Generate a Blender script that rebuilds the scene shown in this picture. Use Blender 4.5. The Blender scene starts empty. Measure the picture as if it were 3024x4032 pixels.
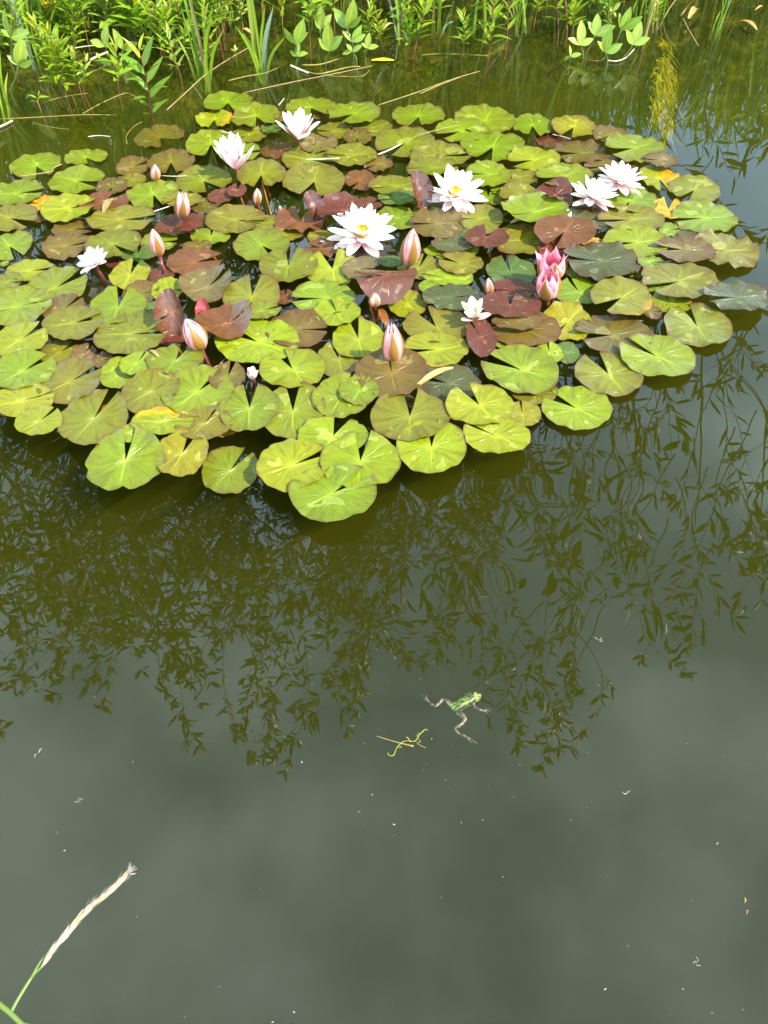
import bpy, bmesh, math, random
from mathutils import Vector, Matrix, Euler, Quaternion

S = bpy.context.scene
COL = S.collection
R = math.radians
rnd = random.Random(7)

# ------------------------------------------------------------------ camera
H = 1.2                      # height of the phone above the water
FPX = 3030.0                 # focal length in photograph pixels
PITCH = 52.0                 # degrees below the horizon
cd = bpy.data.cameras.new('camera')
cam = bpy.data.objects.new('camera', cd)
COL.objects.link(cam)
cam.location = (0, 0, H)
cam.rotation_euler = (R(90 - PITCH), 0, 0)
cd.sensor_fit = 'VERTICAL'
cd.sensor_height = 36.0
cd.lens = 36.0 * FPX / 4032.0
cd.clip_start = 0.02
cd.clip_end = 2000
S.camera = cam
S.render.resolution_x, S.render.resolution_y = 768, 1024

# ------------------------------------------------------------------ world, sun, exposure
SUN_EL, SUN_AZ = 48.0, 115.0       # azimuth clockwise from +Y
SKY_SHIFT = (9.2, 3.1, 4.4)
W = bpy.data.worlds.new('World')
S.world = W
W.use_nodes = True
wn, wl = W.node_tree.nodes, W.node_tree.links
bg = wn['Background']
sky = wn.new('ShaderNodeTexSky')
sky.sky_type = 'NISHITA'
sky.sun_disc = False
sky.sun_elevation = R(SUN_EL)
sky.sun_rotation = R(SUN_AZ)
tc = wn.new('ShaderNodeTexCoord')
mp = wn.new('ShaderNodeMapping')
mp.inputs['Scale'].default_value = (1, 1, 1.6)
nz = wn.new('ShaderNodeTexNoise')
nz.inputs['Scale'].default_value = 4.5
nz.inputs['Detail'].default_value = 5
nz.inputs['Roughness'].default_value = 0.5
rp = wn.new('ShaderNodeValToRGB')
rp.color_ramp.elements[0].position = 0.40
rp.color_ramp.elements[0].color = (2.5, 4.2, 6.0, 1)
rp.color_ramp.elements[1].position = 0.60
rp.color_ramp.elements[1].color = (8.0, 10.4, 11.6, 1)
cov = wn.new('ShaderNodeValToRGB')
cov.color_ramp.elements[0].position = 0.25
cov.color_ramp.elements[0].color = (0.55, 0.55, 0.55, 1)
cov.color_ramp.elements[1].position = 0.5
cov.color_ramp.elements[1].color = (1, 1, 1, 1)
mx = wn.new('ShaderNodeMix'); mx.data_type = 'RGBA'
big = wn.new('ShaderNodeTexNoise')
big.inputs['Scale'].default_value = 1.3
big.inputs['Detail'].default_value = 1.5
mp2 = wn.new('ShaderNodeMapping')
mp2.inputs['Location'].default_value = SKY_SHIFT
wl.new(tc.outputs['Generated'], mp.inputs['Vector'])
wl.new(tc.outputs['Generated'], mp2.inputs['Vector'])
wl.new(mp2.outputs['Vector'], big.inputs['Vector'])
wl.new(mp.outputs['Vector'], nz.inputs['Vector'])
sm = wn.new('ShaderNodeMix'); sm.data_type = 'FLOAT'
sm.inputs['Factor'].default_value = 0.5
wl.new(nz.outputs['Fac'], sm.inputs['A'])
wl.new(big.outputs['Fac'], sm.inputs['B'])
wl.new(sm.outputs['Result'], rp.inputs['Fac'])
wl.new(sm.outputs['Result'], cov.inputs['Fac'])
wl.new(cov.outputs['Color'], mx.inputs['Factor'])
wl.new(sky.outputs['Color'], mx.inputs['A'])
sep = wn.new('ShaderNodeSeparateXYZ')                # cloud grows brighter towards the horizon, all round
wl.new(tc.outputs['Generated'], sep.inputs[0])
hz = wn.new('ShaderNodeMapRange')
hz.interpolation_type = 'SMOOTHSTEP'
for k_, v_ in (('From Min', 0.15), ('From Max', 0.92), ('To Min', 2.9), ('To Max', 0.9)): hz.inputs[k_].default_value = v_
wl.new(sep.outputs['Z'], hz.inputs['Value'])
hm = wn.new('ShaderNodeVectorMath'); hm.operation = 'SCALE'
wl.new(rp.outputs['Color'], hm.inputs[0]); wl.new(hz.outputs['Result'], hm.inputs['Scale'])
wl.new(hm.outputs['Vector'], mx.inputs['B'])
wl.new(mx.outputs['Result'], bg.inputs['Color'])
bg.inputs['Strength'].default_value = 0.092

sd = bpy.data.lights.new('sun', 'SUN')
sd.energy = 5.0
sd.angle = R(0.55)
sd.color = (1.0, 0.94, 0.85)
sun = bpy.data.objects.new('sun', sd)
COL.objects.link(sun)
sdir = Vector((math.sin(R(SUN_AZ)) * math.cos(R(SUN_EL)), math.cos(R(SUN_AZ)) * math.cos(R(SUN_EL)), math.sin(R(SUN_EL))))
sun.rotation_euler = sdir.to_track_quat('Z', 'Y').to_euler()
sun.location = sdir * 20
vs = S.view_settings
vs.view_transform = 'Standard'
vs.look = 'None'
vs.exposure = 1.38
vs.gamma = 1
vs.use_curve_mapping = False
S.cycles.use_denoising = True
S.cycles.max_bounces = 8
S.cycles.transparent_max_bounces = 12
S.cycles.caustics_reflective = False
S.cycles.caustics_refractive = False

# ------------------------------------------------------------------ measuring helpers
CROPS = {'A': (0, 300, 1.659), 'B': (700, 300, 1.659), 'C': (1500, 300, 1.659), 'D': (2024, 300, 1.659),
         'E': (0, 900, 1.659), 'F': (700, 900, 1.659), 'G': (1500, 900, 1.659), 'H': (2024, 900, 1.659),
         'I': (0, 1400, 1.659), 'J': (800, 1400, 1.659), 'K': (0, 0, 1.659), 'L': (900, 0, 1.659),
         'M': (1800, 0, 1.3554), 'Q': (1400, 2600, 2.765), 'S': (0, 3300, 2.074), 'N': (0, 0, 1.0),
         'V': (1150, 740, 1.659), 'X': (500, 1100, 2.074)}
CP, SP = math.cos(R(PITCH)), math.sin(R(PITCH))

def nat(c, x, y):
    ox, oy, s = CROPS[c]
    return ox + x / s, oy + y / s

def ray(u, v):
    a, b = (u - 1512) / FPX, -(v - 2016) / FPX
    return Vector((a, CP + b * SP, -SP + b * CP))

def on_plane(u, v, z=0.0):
    d = ray(u, v)
    t = (z - H) / d.z
    return Vector((d.x * t, d.y * t, z))

def at_y(u, v, y):
    d = ray(u, v)
    t = y / d.y
    return Vector((d.x * t, y, H + d.z * t))

def px_size(u, v, z=0.0):
    p = on_plane(u, v, z)
    return (p - Vector((0, 0, H))).length / math.sqrt(FPX ** 2 + (u - 1512) ** 2 + (v - 2016) ** 2)

# ------------------------------------------------------------------ object helpers
class MB:
    def __init__(self):
        self.v, self.f, self.uv = [], [], []
    def vert(self, p, uv=(0, 0)):
        self.v.append(tuple(p)); self.uv.append(tuple(uv)); return len(self.v) - 1
    def face(self, *i):
        self.f.append(i)
    def grid(self, rows, uvs=None):
        n, m = len(rows), len(rows[0])
        idx = [[self.vert(rows[i][j], uvs[i][j] if uvs else (j / max(1, m - 1), i / max(1, n - 1))) for j in range(m)] for i in range(n)]
        for i in range(n - 1):
            for j in range(m - 1):
                self.face(idx[i][j], idx[i][j + 1], idx[i + 1][j + 1], idx[i + 1][j])
        return idx
    def tube(self, pts, rad, k=6, cap=True):
        pts = [Vector(p) for p in pts]
        n = len(pts)
        if not hasattr(rad, '__len__'):
            rad = [rad] * n
        prev = None; rings = []
        for i, p in enumerate(pts):
            t = (pts[min(i + 1, n - 1)] - pts[max(i - 1, 0)])
            if t.length < 1e-9: t = Vector((0, 0, 1))
            t.normalize()
            if prev is None:
                a = t.orthogonal().normalized()
            else:
                a = (prev - t * prev.dot(t))
                a = a.normalized() if a.length > 1e-6 else t.orthogonal().normalized()
            prev = a
            b = t.cross(a)
            rings.append([self.vert(p + (a * math.cos(2 * math.pi * j / k) + b * math.sin(2 * math.pi * j / k)) * rad[i], (j / k, i / max(1, n - 1))) for j in range(k)])
        for i in range(n - 1):
            for j in range(k):
                self.face(rings[i][j], rings[i][(j + 1) % k], rings[i + 1][(j + 1) % k], rings[i + 1][j])
        if cap:
            self.face(*rings[0][::-1]); self.face(*rings[-1])
    def mesh(self, name, mat, smooth=True):
        me = bpy.data.meshes.new(name)
        me.from_pydata(self.v, [], self.f)
        u = me.uv_layers.new(name='UVMap')
        li = [0] * len(me.loops)
        me.loops.foreach_get('vertex_index', li)
        flat = []
        for i in li:
            flat.extend(self.uv[i])
        u.data.foreach_set('uv', flat)
        if smooth:
            me.polygons.foreach_set('use_smooth', [True] * len(me.polygons))
        if mat: me.materials.append(mat)
        me.update()
        return me
    def build(self, name, mat, parent=None, smooth=True):
        return put(name, self.mesh(name, mat, smooth), parent)

def put(name, me, parent=None, mw=None):
    o = bpy.data.objects.new(name, me)
    COL.objects.link(o)
    if parent is not None: o.parent = parent
    if mw is not None: o.matrix_local = mw
    return o

def tag(o, label=None, cat=None, group=None, kind=None):
    if label: o['label'] = label
    if cat: o['category'] = cat
    if group: o['group'] = group
    if kind: o['kind'] = kind
    return o

def empty(name, loc=(0, 0, 0), rot=(0, 0, 0)):
    o = bpy.data.objects.new(name, None)
    COL.objects.link(o)
    o.location = loc; o.rotation_euler = rot
    o.empty_display_size = 0.02
    return o

def spline(pts, n):
    """Catmull-Rom through the given points."""
    pts = [Vector(p) for p in pts]
    if len(pts) == 2:
        return [pts[0].lerp(pts[1], i / (n - 1)) for i in range(n)]
    P = [pts[0] * 2 - pts[1]] + pts + [pts[-1] * 2 - pts[-2]]
    out = []
    m = len(pts) - 1
    for i in range(n):
        x = i / (n - 1) * m
        k = min(int(x), m - 1); t = x - k
        a, b, c, d = P[k], P[k + 1], P[k + 2], P[k + 3]
        out.append(0.5 * ((2 * b) + (c - a) * t + (2 * a - 5 * b + 4 * c - d) * t * t + (3 * b - a - 3 * c + d) * t ** 3))
    return out

# ------------------------------------------------------------------ materials
class NT:
    def __init__(self, name):
        self.m = bpy.data.materials.new(name)
        self.m.use_nodes = True
        self.n, self.l = self.m.node_tree.nodes, self.m.node_tree.links
        self.b = self.n['Principled BSDF']; self.out = self.n['Material Output']
    def add(self, t, **kw):
        x = self.n.new(t)
        for k, v in kw.items(): setattr(x, k, v)
        return x
    def link(self, a, b): self.l.new(a, b)
    def val(self, sock, v):
        if isinstance(v, (int, float)): sock.default_value = v
        elif isinstance(v, tuple): sock.default_value = v if len(v) == len(sock.default_value) else (*v, 1)
        else: self.link(v, sock)
    def math(self, op, a, b=0.0, c=0.0, clamp=False):
        x = self.add('ShaderNodeMath', operation=op, use_clamp=clamp)
        self.val(x.inputs[0], a); self.val(x.inputs[1], b); self.val(x.inputs[2], c)
        return x.outputs[0]
    def mix(self, f, a, b, blend='MIX'):
        x = self.add('ShaderNodeMix', data_type='RGBA', blend_type=blend)
        self.val(x.inputs['Factor'], f); self.val(x.inputs['A'], a); self.val(x.inputs['B'], b)
        return x.outputs['Result']
    def ramp(self, f, *stops):
        x = self.add('ShaderNodeValToRGB')
        e = x.color_ramp.elements
        while len(e) < len(stops): e.new(0.5)
        for i, (p, c) in enumerate(stops):
            e[i].position = p; e[i].color = c if len(c) == 4 else (*c, 1)
        self.link(f, x.inputs['Fac'])
        return x.outputs['Color']
    def step(self, f, a, b, lo=0.0, hi=1.0):
        x = self.add('ShaderNodeMapRange', interpolation_type='SMOOTHSTEP')
        self.val(x.inputs['Value'], f)
        for i, v in zip(('From Min', 'From Max', 'To Min', 'To Max'), (a, b, lo, hi)): x.inputs[i].default_value = v
        return x.outputs['Result']
    def noise(self, vec, scale, detail=3, rough=0.5, w=None, dist=0.0):
        x = self.add('ShaderNodeTexNoise')
        if w is not None:
            x.noise_dimensions = '4D'; self.val(x.inputs['W'], w)
        self.val(x.inputs['Vector'], vec)
        x.inputs['Scale'].default_value = scale; x.inputs['Detail'].default_value = detail
        x.inputs['Roughness'].default_value = rough; x.inputs['Distortion'].default_value = dist
        return x.outputs['Fac']
    def attr(self, name):
        x = self.add('ShaderNodeAttribute', attribute_type='OBJECT', attribute_name=name)
        return x.outputs['Fac']
    def bump(self, h, strength, dist=0.002):
        x = self.add('ShaderNodeBump')
        self.val(x.inputs['Height'], h); x.inputs['Strength'].default_value = strength; x.inputs['Distance'].default_value = dist
        return x.outputs['Normal']
    def translucent(self, color, fac):
        t = self.add('ShaderNodeBsdfTranslucent'); self.val(t.inputs['Color'], color)
        m = self.add('ShaderNodeMixShader'); self.val(m.inputs['Fac'], fac)
        self.link(self.b.outputs[0], m.inputs[1]); self.link(t.outputs[0], m.inputs[2])
        self.link(m.outputs[0], self.out.inputs['Surface'])

def plain(name, col, rough=0.6, var=0.25, scale=40, trans=0.0, spec=0.4):
    t = NT(name)
    tcn = t.add('ShaderNodeTexCoord'); oi = t.add('ShaderNodeObjectInfo')
    n = t.noise(tcn.outputs['Object'], scale, 4, 0.6, w=t.math('MULTIPLY', oi.outputs['Random'], 50))
    lo = tuple(c * (1 - var) for c in col); hi = tuple(min(1, c * (1 + var)) for c in col)
    c = t.ramp(n, (0.3, lo), (0.7, hi))
    v = t.math('MULTIPLY_ADD', oi.outputs['Random'], 0.3, 0.85)
    h = t.add('ShaderNodeHueSaturation'); t.link(c, h.inputs['Color']); t.link(v, h.inputs['Value'])
    c = h.outputs['Color']
    t.link(c, t.b.inputs['Base Color'])
    t.b.inputs['Roughness'].default_value = rough
    t.b.inputs['Specular IOR Level'].default_value = spec
    if trans: t.translucent(c, trans)
    return t.m

def pad_material(name):
    """Leaf skin: the object's colour, veins, lighter midrib, red rim, dried water marks, blotches."""
    t = NT(name)
    uv = t.add('ShaderNodeUVMap'); uv.uv_map = 'UVMap'
    oi = t.add('ShaderNodeObjectInfo')
    sx = t.add('ShaderNodeSeparateXYZ'); t.link(uv.outputs['UV'], sx.inputs[0])
    x = t.math('SUBTRACT', sx.outputs['X'], 0.5); y = t.math('SUBTRACT', sx.outputs['Y'], 0.5)
    x = t.math('MULTIPLY', x, 2.0); y = t.math('MULTIPLY', y, 2.0)
    r = t.math('SQRT', t.math('ADD', t.math('MULTIPLY', x, x), t.math('MULTIPLY', y, y)))
    w = t.math('MULTIPLY', oi.outputs['Random'], 97.0)
    n_soft = t.noise(uv.outputs['UV'], 3.2, 4, 0.6, w=w)
    n_fine = t.noise(uv.outputs['UV'], 26, 5, 0.7, w=w)
    n_spot = t.noise(uv.outputs['UV'], 5.5, 2, 0.4, w=t.math('ADD', w, 31.0))
    ang = t.math('ARCTAN2', y, x)
    ang = t.math('ADD', ang, t.math('MULTIPLY', t.math('SUBTRACT', n_soft, 0.5), t.math('MULTIPLY', r, 0.42)))
    vein = t.math('ABSOLUTE', t.math('SINE', t.math('MULTIPLY', ang, 8.0)))
    vein = t.math('SUBTRACT', 1.0, t.step(vein, 0.0, 0.16))
    vein = t.math('MULTIPLY', vein, t.step(r, 0.95, 0.35))
    # radial darker wedges between the veins, strongest on the outer half
    wedge = t.noise(t.add('ShaderNodeCombineXYZ').outputs[0], 1, 2)
    cx = t.add('ShaderNodeCombineXYZ'); t.link(t.math('MULTIPLY', ang, 3.2), cx.inputs[0]); t.link(t.math('MULTIPLY', r, 0.8), cx.inputs[1])
    wedge = t.noise(cx.outputs[0], 1.6, 4, 0.6, w=w)
    rib = t.math('MULTIPLY', t.step(t.math('ABSOLUTE', t.math('ADD', y, t.math('MULTIPLY', t.math('SUBTRACT', n_soft, 0.5), 0.06))), 0.045, 0.008),
                 t.math('MULTIPLY', t.step(x, 0.03, -0.03), t.step(x, -0.98, -0.35)))
    base = oi.outputs['Color']
    red = t.attr('red'); ageing = t.attr('ageing')
    dark = t.mix(1.0, base, (0.55, 0.47, 0.5), 'MULTIPLY')
    c = t.mix(t.math('MULTIPLY', t.step(wedge, 0.42, 0.72), 0.75), base, dark)
    c = t.mix(t.math('MULTIPLY', t.step(n_fine, 0.48, 0.72), 0.5), c, t.mix(1.0, base, (0.5, 0.42, 0.4), 'MULTIPLY'))
    n_pore = t.noise(uv.outputs['UV'], 70, 3, 0.7, w=w)
    c = t.mix(t.math('MULTIPLY', t.step(n_pore, 0.55, 0.7), 0.3), c, t.mix(1.0, base, (1.5, 1.35, 1.8), 'MULTIPLY'))
    # brown flush spreading inwards from the margin
    flush = t.math('MULTIPLY', t.step(t.math('ADD', r, t.math('MULTIPLY', t.math('SUBTRACT', wedge, 0.5), 0.9)), 0.35, 1.05), red)
    c = t.mix(flush, c, (0.062, 0.026, 0.012))
    # yellowing patch on one side
    ag = t.math('ADD', t.math('MULTIPLY', y, 0.55), t.math('ADD', n_soft, t.math('MULTIPLY', t.math('SUBTRACT', ageing, 0.5), 1.5)))
    ag = t.math('MULTIPLY', t.step(ag, 0.6, 1.0), t.step(ageing, 0.0, 0.12))
    c = t.mix(ag, c, t.mix(t.step(n_spot, 0.4, 0.62), (0.30, 0.20, 0.006), (0.33, 0.11, 0.006)))
    ag2 = t.math('MULTIPLY', ag, t.step(n_fine, 0.6, 0.72))
    c = t.mix(t.math('MULTIPLY', ag2, 0.6), c, (0.12, 0.03, 0.006))
    light = t.mix(1.0, base, (1.75, 1.7, 1.5), 'MULTIPLY')
    c = t.mix(t.math('MULTIPLY', vein, 0.2), c, light)
    c = t.mix(t.math('MULTIPLY', rib, 0.55), c, t.mix(1.0, base, (1.7, 2.1, 1.7), 'MULTIPLY'))
    c = t.mix(t.math('MULTIPLY', t.step(r, 0.3, 0.0), 0.45), c, light)
    # rim: thin reddish brown line, uneven
    rim = t.math('MULTIPLY', t.step(t.math('ADD', r, t.math('MULTIPLY', t.math('SUBTRACT', n_fine, 0.5), 0.12)), 0.945, 1.02), t.math('MULTIPLY_ADD', red, 0.5, 0.55), clamp=True)
    c = t.mix(rim, c, (0.075, 0.02, 0.014))
    # dried water marks: paler matt films with a ring
    mk = t.noise(uv.outputs['UV'], 3.6, 1, 0.3, w=t.math('ADD', w, 7.0), dist=0.6)
    film = t.math('MULTIPLY', t.step(mk, 0.66, 0.69), t.step(r, 0.92, 0.8))
    ringm = t.math('MULTIPLY', film, t.step(mk, 0.72, 0.69))
    c = t.mix(t.math('ADD', t.math('MULTIPLY', film, 0.3), t.math('MULTIPLY', ringm, 0.25)), c, t.mix(0.35, t.mix(1.0, base, (2.2, 2.1, 2.2), 'MULTIPLY'), (0.2, 0.2, 0.13)))
    # specks of dirt and pollen
    vor = t.add('ShaderNodeTexVoronoi'); t.link(uv.outputs['UV'], vor.inputs['Vector']); vor.inputs['Scale'].default_value = 26
    speck = t.math('MULTIPLY', t.step(vor.outputs['Distance'], 0.15, 0.06), t.step(n_soft, 0.5, 0.6))
    c = t.mix(t.math('MULTIPLY', speck, 0.6), c, (0.34, 0.33, 0.2))
    v2 = t.add('ShaderNodeTexVoronoi'); t.link(uv.outputs['UV'], v2.inputs['Vector']); v2.inputs['Scale'].default_value = 9
    v2.voronoi_dimensions = '4D'; t.link(w, v2.inputs['W'])
    rot = t.math('MULTIPLY', t.step(t.math('ADD', v2.outputs['Distance'], t.math('MULTIPLY', t.math('SUBTRACT', n_fine, 0.5), 0.3)), 0.2, 0.12), t.step(oi.outputs['Random'], 0.45, 0.7))
    c = t.mix(t.math('MULTIPLY', rot, 0.8), c, (0.035, 0.018, 0.008))        # decay spots on some of the leaves
    t.link(c, t.b.inputs['Base Color'])
    rg = t.math('MULTIPLY_ADD', n_fine, 0.2, 0.16)
    t.link(t.math('ADD', rg, t.math('MULTIPLY', film, 0.12)), t.b.inputs['Roughness'])
    t.b.inputs['Specular IOR Level'].default_value = 0.55
    hgt = t.math('ADD', t.math('MULTIPLY', vein, -0.5), t.math('ADD', t.math('MULTIPLY', n_fine, 0.35), t.math('MULTIPLY', n_soft, 2.2)))
    t.link(t.bump(hgt, 0.5, 0.0032), t.b.inputs['Normal'])
    return t.m

def petal_material(name, tip, base, split=0.35, trans=0.35, back=None):
    t = NT(name)
    uv = t.add('ShaderNodeUVMap'); uv.uv_map = 'UVMap'
    sx = t.add('ShaderNodeSeparateXYZ'); t.link(uv.outputs['UV'], sx.inputs[0])
    oi = t.add('ShaderNodeObjectInfo')
    st = t.add('ShaderNodeCombineXYZ'); t.link(t.math('MULTIPLY', sx.outputs['X'], 9.0), st.inputs[0]); t.link(sx.outputs['Y'], st.inputs[1])
    n = t.noise(st.outputs[0], 3.0, 3, 0.5, w=t.math('MULTIPLY', oi.outputs['Random'], 20))
    f = t.math('ADD', sx.outputs['Y'], t.math('MULTIPLY', t.math('SUBTRACT', n, 0.5), 0.35))
    c = t.ramp(f, (max(0, split - 0.3), base), (min(1, split + 0.35), tip))
    t.link(c, t.b.inputs['Base Color'])
    t.b.inputs['Roughness'].default_value = 0.5
    t.b.inputs['Specular IOR Level'].default_value = 0.35
    t.link(t.bump(n, 0.3, 0.001), t.b.inputs['Normal'])
    t.translucent(c, trans)
    return t.m

def sepal_material(name):
    t = NT(name)
    uv = t.add('ShaderNodeUVMap'); uv.uv_map = 'UVMap'
    sx = t.add('ShaderNodeSeparateXYZ'); t.link(uv.outputs['UV'], sx.inputs[0])
    oi = t.add('ShaderNodeObjectInfo')
    e = t.math('ABSOLUTE', t.math('SUBTRACT', sx.outputs['X'], 0.5))
    st = t.add('ShaderNodeCombineXYZ'); t.link(t.math('MULTIPLY', sx.outputs['X'], 10.0), st.inputs[0]); t.link(sx.outputs['Y'], st.inputs[1])
    n = t.noise(st.outputs[0], 2.5, 3, 0.5, w=t.math('MULTIPLY', oi.outputs['Random'], 20))
    mid = t.mix(t.step(n, 0.35, 0.65), (0.24, 0.085, 0.016), (0.17, 0.11, 0.016))
    c = t.mix(t.step(t.math('ADD', e, t.math('MULTIPLY', t.math('SUBTRACT', n, 0.5), 0.1)), 0.24, 0.44), mid, (0.74, 0.24, 0.25))
    c = t.mix(t.step(sx.outputs['Y'], 0.12, 0.0), c, (0.2, 0.04, 0.04))
    t.link(c, t.b.inputs['Base Color'])
    t.b.inputs['Roughness'].default_value = 0.38
    t.translucent(c, 0.1)
    return t.m

def blade_material(name, trans=0.35):
    """Bank leaves: object colour, paler midrib, blotches."""
    t = NT(name)
    uv = t.add('ShaderNodeUVMap'); uv.uv_map = 'UVMap'
    sx = t.add('ShaderNodeSeparateXYZ'); t.link(uv.outputs['UV'], sx.inputs[0])
    oi = t.add('ShaderNodeObjectInfo')
    n = t.noise(uv.outputs['UV'], 5, 4, 0.6, w=t.math('MULTIPLY', oi.outputs['Random'], 60))
    c = t.mix(t.step(n, 0.3, 0.7, 0, 0.55), oi.outputs['Color'], t.mix(1.0, oi.outputs['Color'], (0.6, 0.66, 0.6), 'MULTIPLY'))
    e = t.math('ABSOLUTE', t.math('SUBTRACT', sx.outputs['X'], 0.5))
    c = t.mix(t.step(e, 0.1, 0.02, 0, 0.45), c, t.mix(1.0, oi.outputs['Color'], (1.7, 1.5, 1.6), 'MULTIPLY'))
    t.link(c, t.b.inputs['Base Color'])
    t.b.inputs['Roughness'].default_value = 0.42
    t.b.inputs['Specular IOR Level'].default_value = 0.4
    t.link(t.bump(n, 0.3, 0.002), t.b.inputs['Normal'])
    t.translucent(t.mix(1.0, c, (1.3, 1.25, 0.6), 'MULTIPLY'), trans)
    return t.m

M = {}
M['pad'] = pad_material('lily_leaf')
M['white'] = petal_material('petal_white', (0.88, 0.84, 0.80), (0.85, 0.66, 0.64), 0.16, 0.45)
M['blush'] = petal_material('petal_blush', (0.88, 0.74, 0.73), (0.80, 0.42, 0.47), 0.35, 0.45)
M['rosy'] = petal_material('petal_rosy', (0.87, 0.38, 0.45), (0.74, 0.09, 0.2), 0.5, 0.4)
M['budpink'] = petal_material('petal_bud_pink', (0.88, 0.60, 0.60), (0.78, 0.24, 0.30), 0.5, 0.4)
M['cream'] = petal_material('petal_cream', (0.76, 0.71, 0.58), (0.62, 0.56, 0.38), 0.25)
M['wilted'] = petal_material('petal_wilted', (0.74, 0.62, 0.58), (0.5, 0.30, 0.28), 0.4)
M['sepal'] = sepal_material('sepal_skin')
M['stamen'] = plain('stamen_yellow', (0.75, 0.42, 0.01), 0.5, 0.2, 300)
M['stalk_red'] = plain('flower_stalk', (0.13, 0.028, 0.026), 0.4, 0.3, 60)
M['petiole'] = plain('leaf_stalk', (0.22, 0.07, 0.012), 0.45, 0.3, 60)
M['blade'] = blade_material('bank_leaf')
M['stem'] = plain('bank_stem', (0.16, 0.075, 0.03), 0.5, 0.45, 25)
M['stem_red'] = plain('bank_stem_red', (0.22, 0.05, 0.04), 0.5, 0.35, 25)
M['stem_green'] = plain('bank_stem_green', (0.075, 0.11, 0.02), 0.5, 0.3, 25)
M['straw'] = plain('dry_straw', (0.19, 0.135, 0.045), 0.6, 0.3, 60)
M['straw_white'] = plain('bleached_straw', (0.40, 0.34, 0.22), 0.6, 0.25, 60)
M['reed_yellow'] = plain('yellow_reed', (0.15, 0.115, 0.012), 0.5, 0.5, 40)
M['dry_leaf'] = plain('dry_leaf', (0.33, 0.19, 0.06), 0.6, 0.4, 70)
M['algae'] = plain('sunken_yellow', (0.55, 0.45, 0.008), 0.8, 0.5, 30)  # yellow of a sunken leaf and of the strands replacing a reflection
M['yellow_petal'] = plain('yellow_petal', (0.72, 0.50, 0.005), 0.5, 0.2, 200, trans=0.25)
M['speck'] = plain('floating_speck', (0.25, 0.25, 0.2), 0.7, 0.2, 300)
M['willow_leaf'] = blade_material('willow_leaf', 0.25)
def drop_material():
    t = NT('water_drop')
    t.b.inputs['Base Color'].default_value = (1, 1, 1, 1)
    t.b.inputs['Roughness'].default_value = 0.0
    t.b.inputs['IOR'].default_value = 1.33
    t.b.inputs['Transmission Weight'].default_value = 1.0
    return t.m
M['drop'] = drop_material()
M['bark'] = plain('willow_bark', (0.09, 0.075, 0.04), 0.8, 0.4, 18)

# ------------------------------------------------------------------ the setting: terrain and water
def water_material():
    t = NT('pond_water')
    t.n.remove(t.b)
    g = t.add('ShaderNodeNewGeometry')
    dt = t.add('ShaderNodeVectorMath', operation='DOT_PRODUCT')
    t.link(g.outputs['Normal'], dt.inputs[0]); t.link(g.outputs['Incoming'], dt.inputs[1])
    k = t.math('SUBTRACT', 1.0, t.math('ABSOLUTE', dt.outputs['Value']), clamp=True)
    fr = t.math('MULTIPLY_ADD', t.math('POWER', k, 5.0), 0.943, 0.057)       # Fresnel of a water surface (Schlick)
    gl = t.add('ShaderNodeBsdfGlossy'); gl.inputs['Roughness'].default_value = 0.0
    gl.inputs['Color'].default_value = (1, 1, 1, 1)
    tr = t.add('ShaderNodeBsdfTransparent'); tr.inputs['Color'].default_value = (0.97, 0.97, 0.92, 1)
    m = t.add('ShaderNodeMixShader')
    t.link(fr, m.inputs['Fac']); t.link(tr.outputs[0], m.inputs[1]); t.link(gl.outputs[0], m.inputs[2])
    t.link(m.outputs[0], t.out.inputs['Surface'])
    # murk: olive suspended matter that scatters a little and swallows most of the light
    w, sc_ = 2.2, (0.098, 0.099, 0.0065)
    vs_ = t.add('ShaderNodeVolumeScatter'); vs_.inputs['Color'].default_value = (*sc_, 1); vs_.inputs['Density'].default_value = w
    va = t.add('ShaderNodeVolumeAbsorption'); va.inputs['Color'].default_value = (*sc_, 1); va.inputs['Density'].default_value = w
    ad = t.add('ShaderNodeAddShader'); t.link(vs_.outputs[0], ad.inputs[0]); t.link(va.outputs[0], ad.inputs[1])
    t.link(ad.outputs[0], t.out.inputs['Volume'])
    return t.m

def bed_material():
    """Murk and silt: olive brown in the deep part, yellow-green algae mats and dark litter in the shallows."""
    t = NT('pond_bed')
    g = t.add('ShaderNodeNewGeometry')
    p = t.add('ShaderNodeSeparateXYZ'); t.link(g.outputs['Position'], p.inputs[0])
    n1 = t.noise(g.outputs['Position'], 1.6, 3, 0.5)
    n2 = t.noise(g.outputs['Position'], 9, 6, 0.7)
    n3 = t.noise(g.outputs['Position'], 38, 4, 0.7)
    deep = t.mix(t.step(n1, 0.35, 0.65), (0.020, 0.0195, 0.0020), (0.026, 0.0245, 0.0026))
    alg = t.ramp(n2, (0.4, (0.006, 0.0055, 0.002)), (0.52, (0.02, 0.017, 0.003)), (0.64, (0.065, 0.058, 0.004)), (0.78, (0.15, 0.14, 0.01)))
    alg = t.mix(t.step(n3, 0.45, 0.62, 0, 0.85), alg, (0.009, 0.007, 0.003))
    c = t.mix(t.step(p.outputs['Z'], -0.3, -0.1), deep, alg)
    soil = t.mix(t.step(n2, 0.35, 0.65), (0.05, 0.035, 0.02), (0.045, 0.075, 0.015))
    c = t.mix(t.step(p.outputs['Z'], 0.03, 0.1), c, soil)
    t.link(c, t.b.inputs['Base Color'])
    t.b.inputs['Roughness'].default_value = 1.0
    t.b.inputs['Specular IOR Level'].default_value = 0.0
    t.link(t.bump(n3, 0.6, 0.01), t.b.inputs['Normal'])
    return t.m

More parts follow.
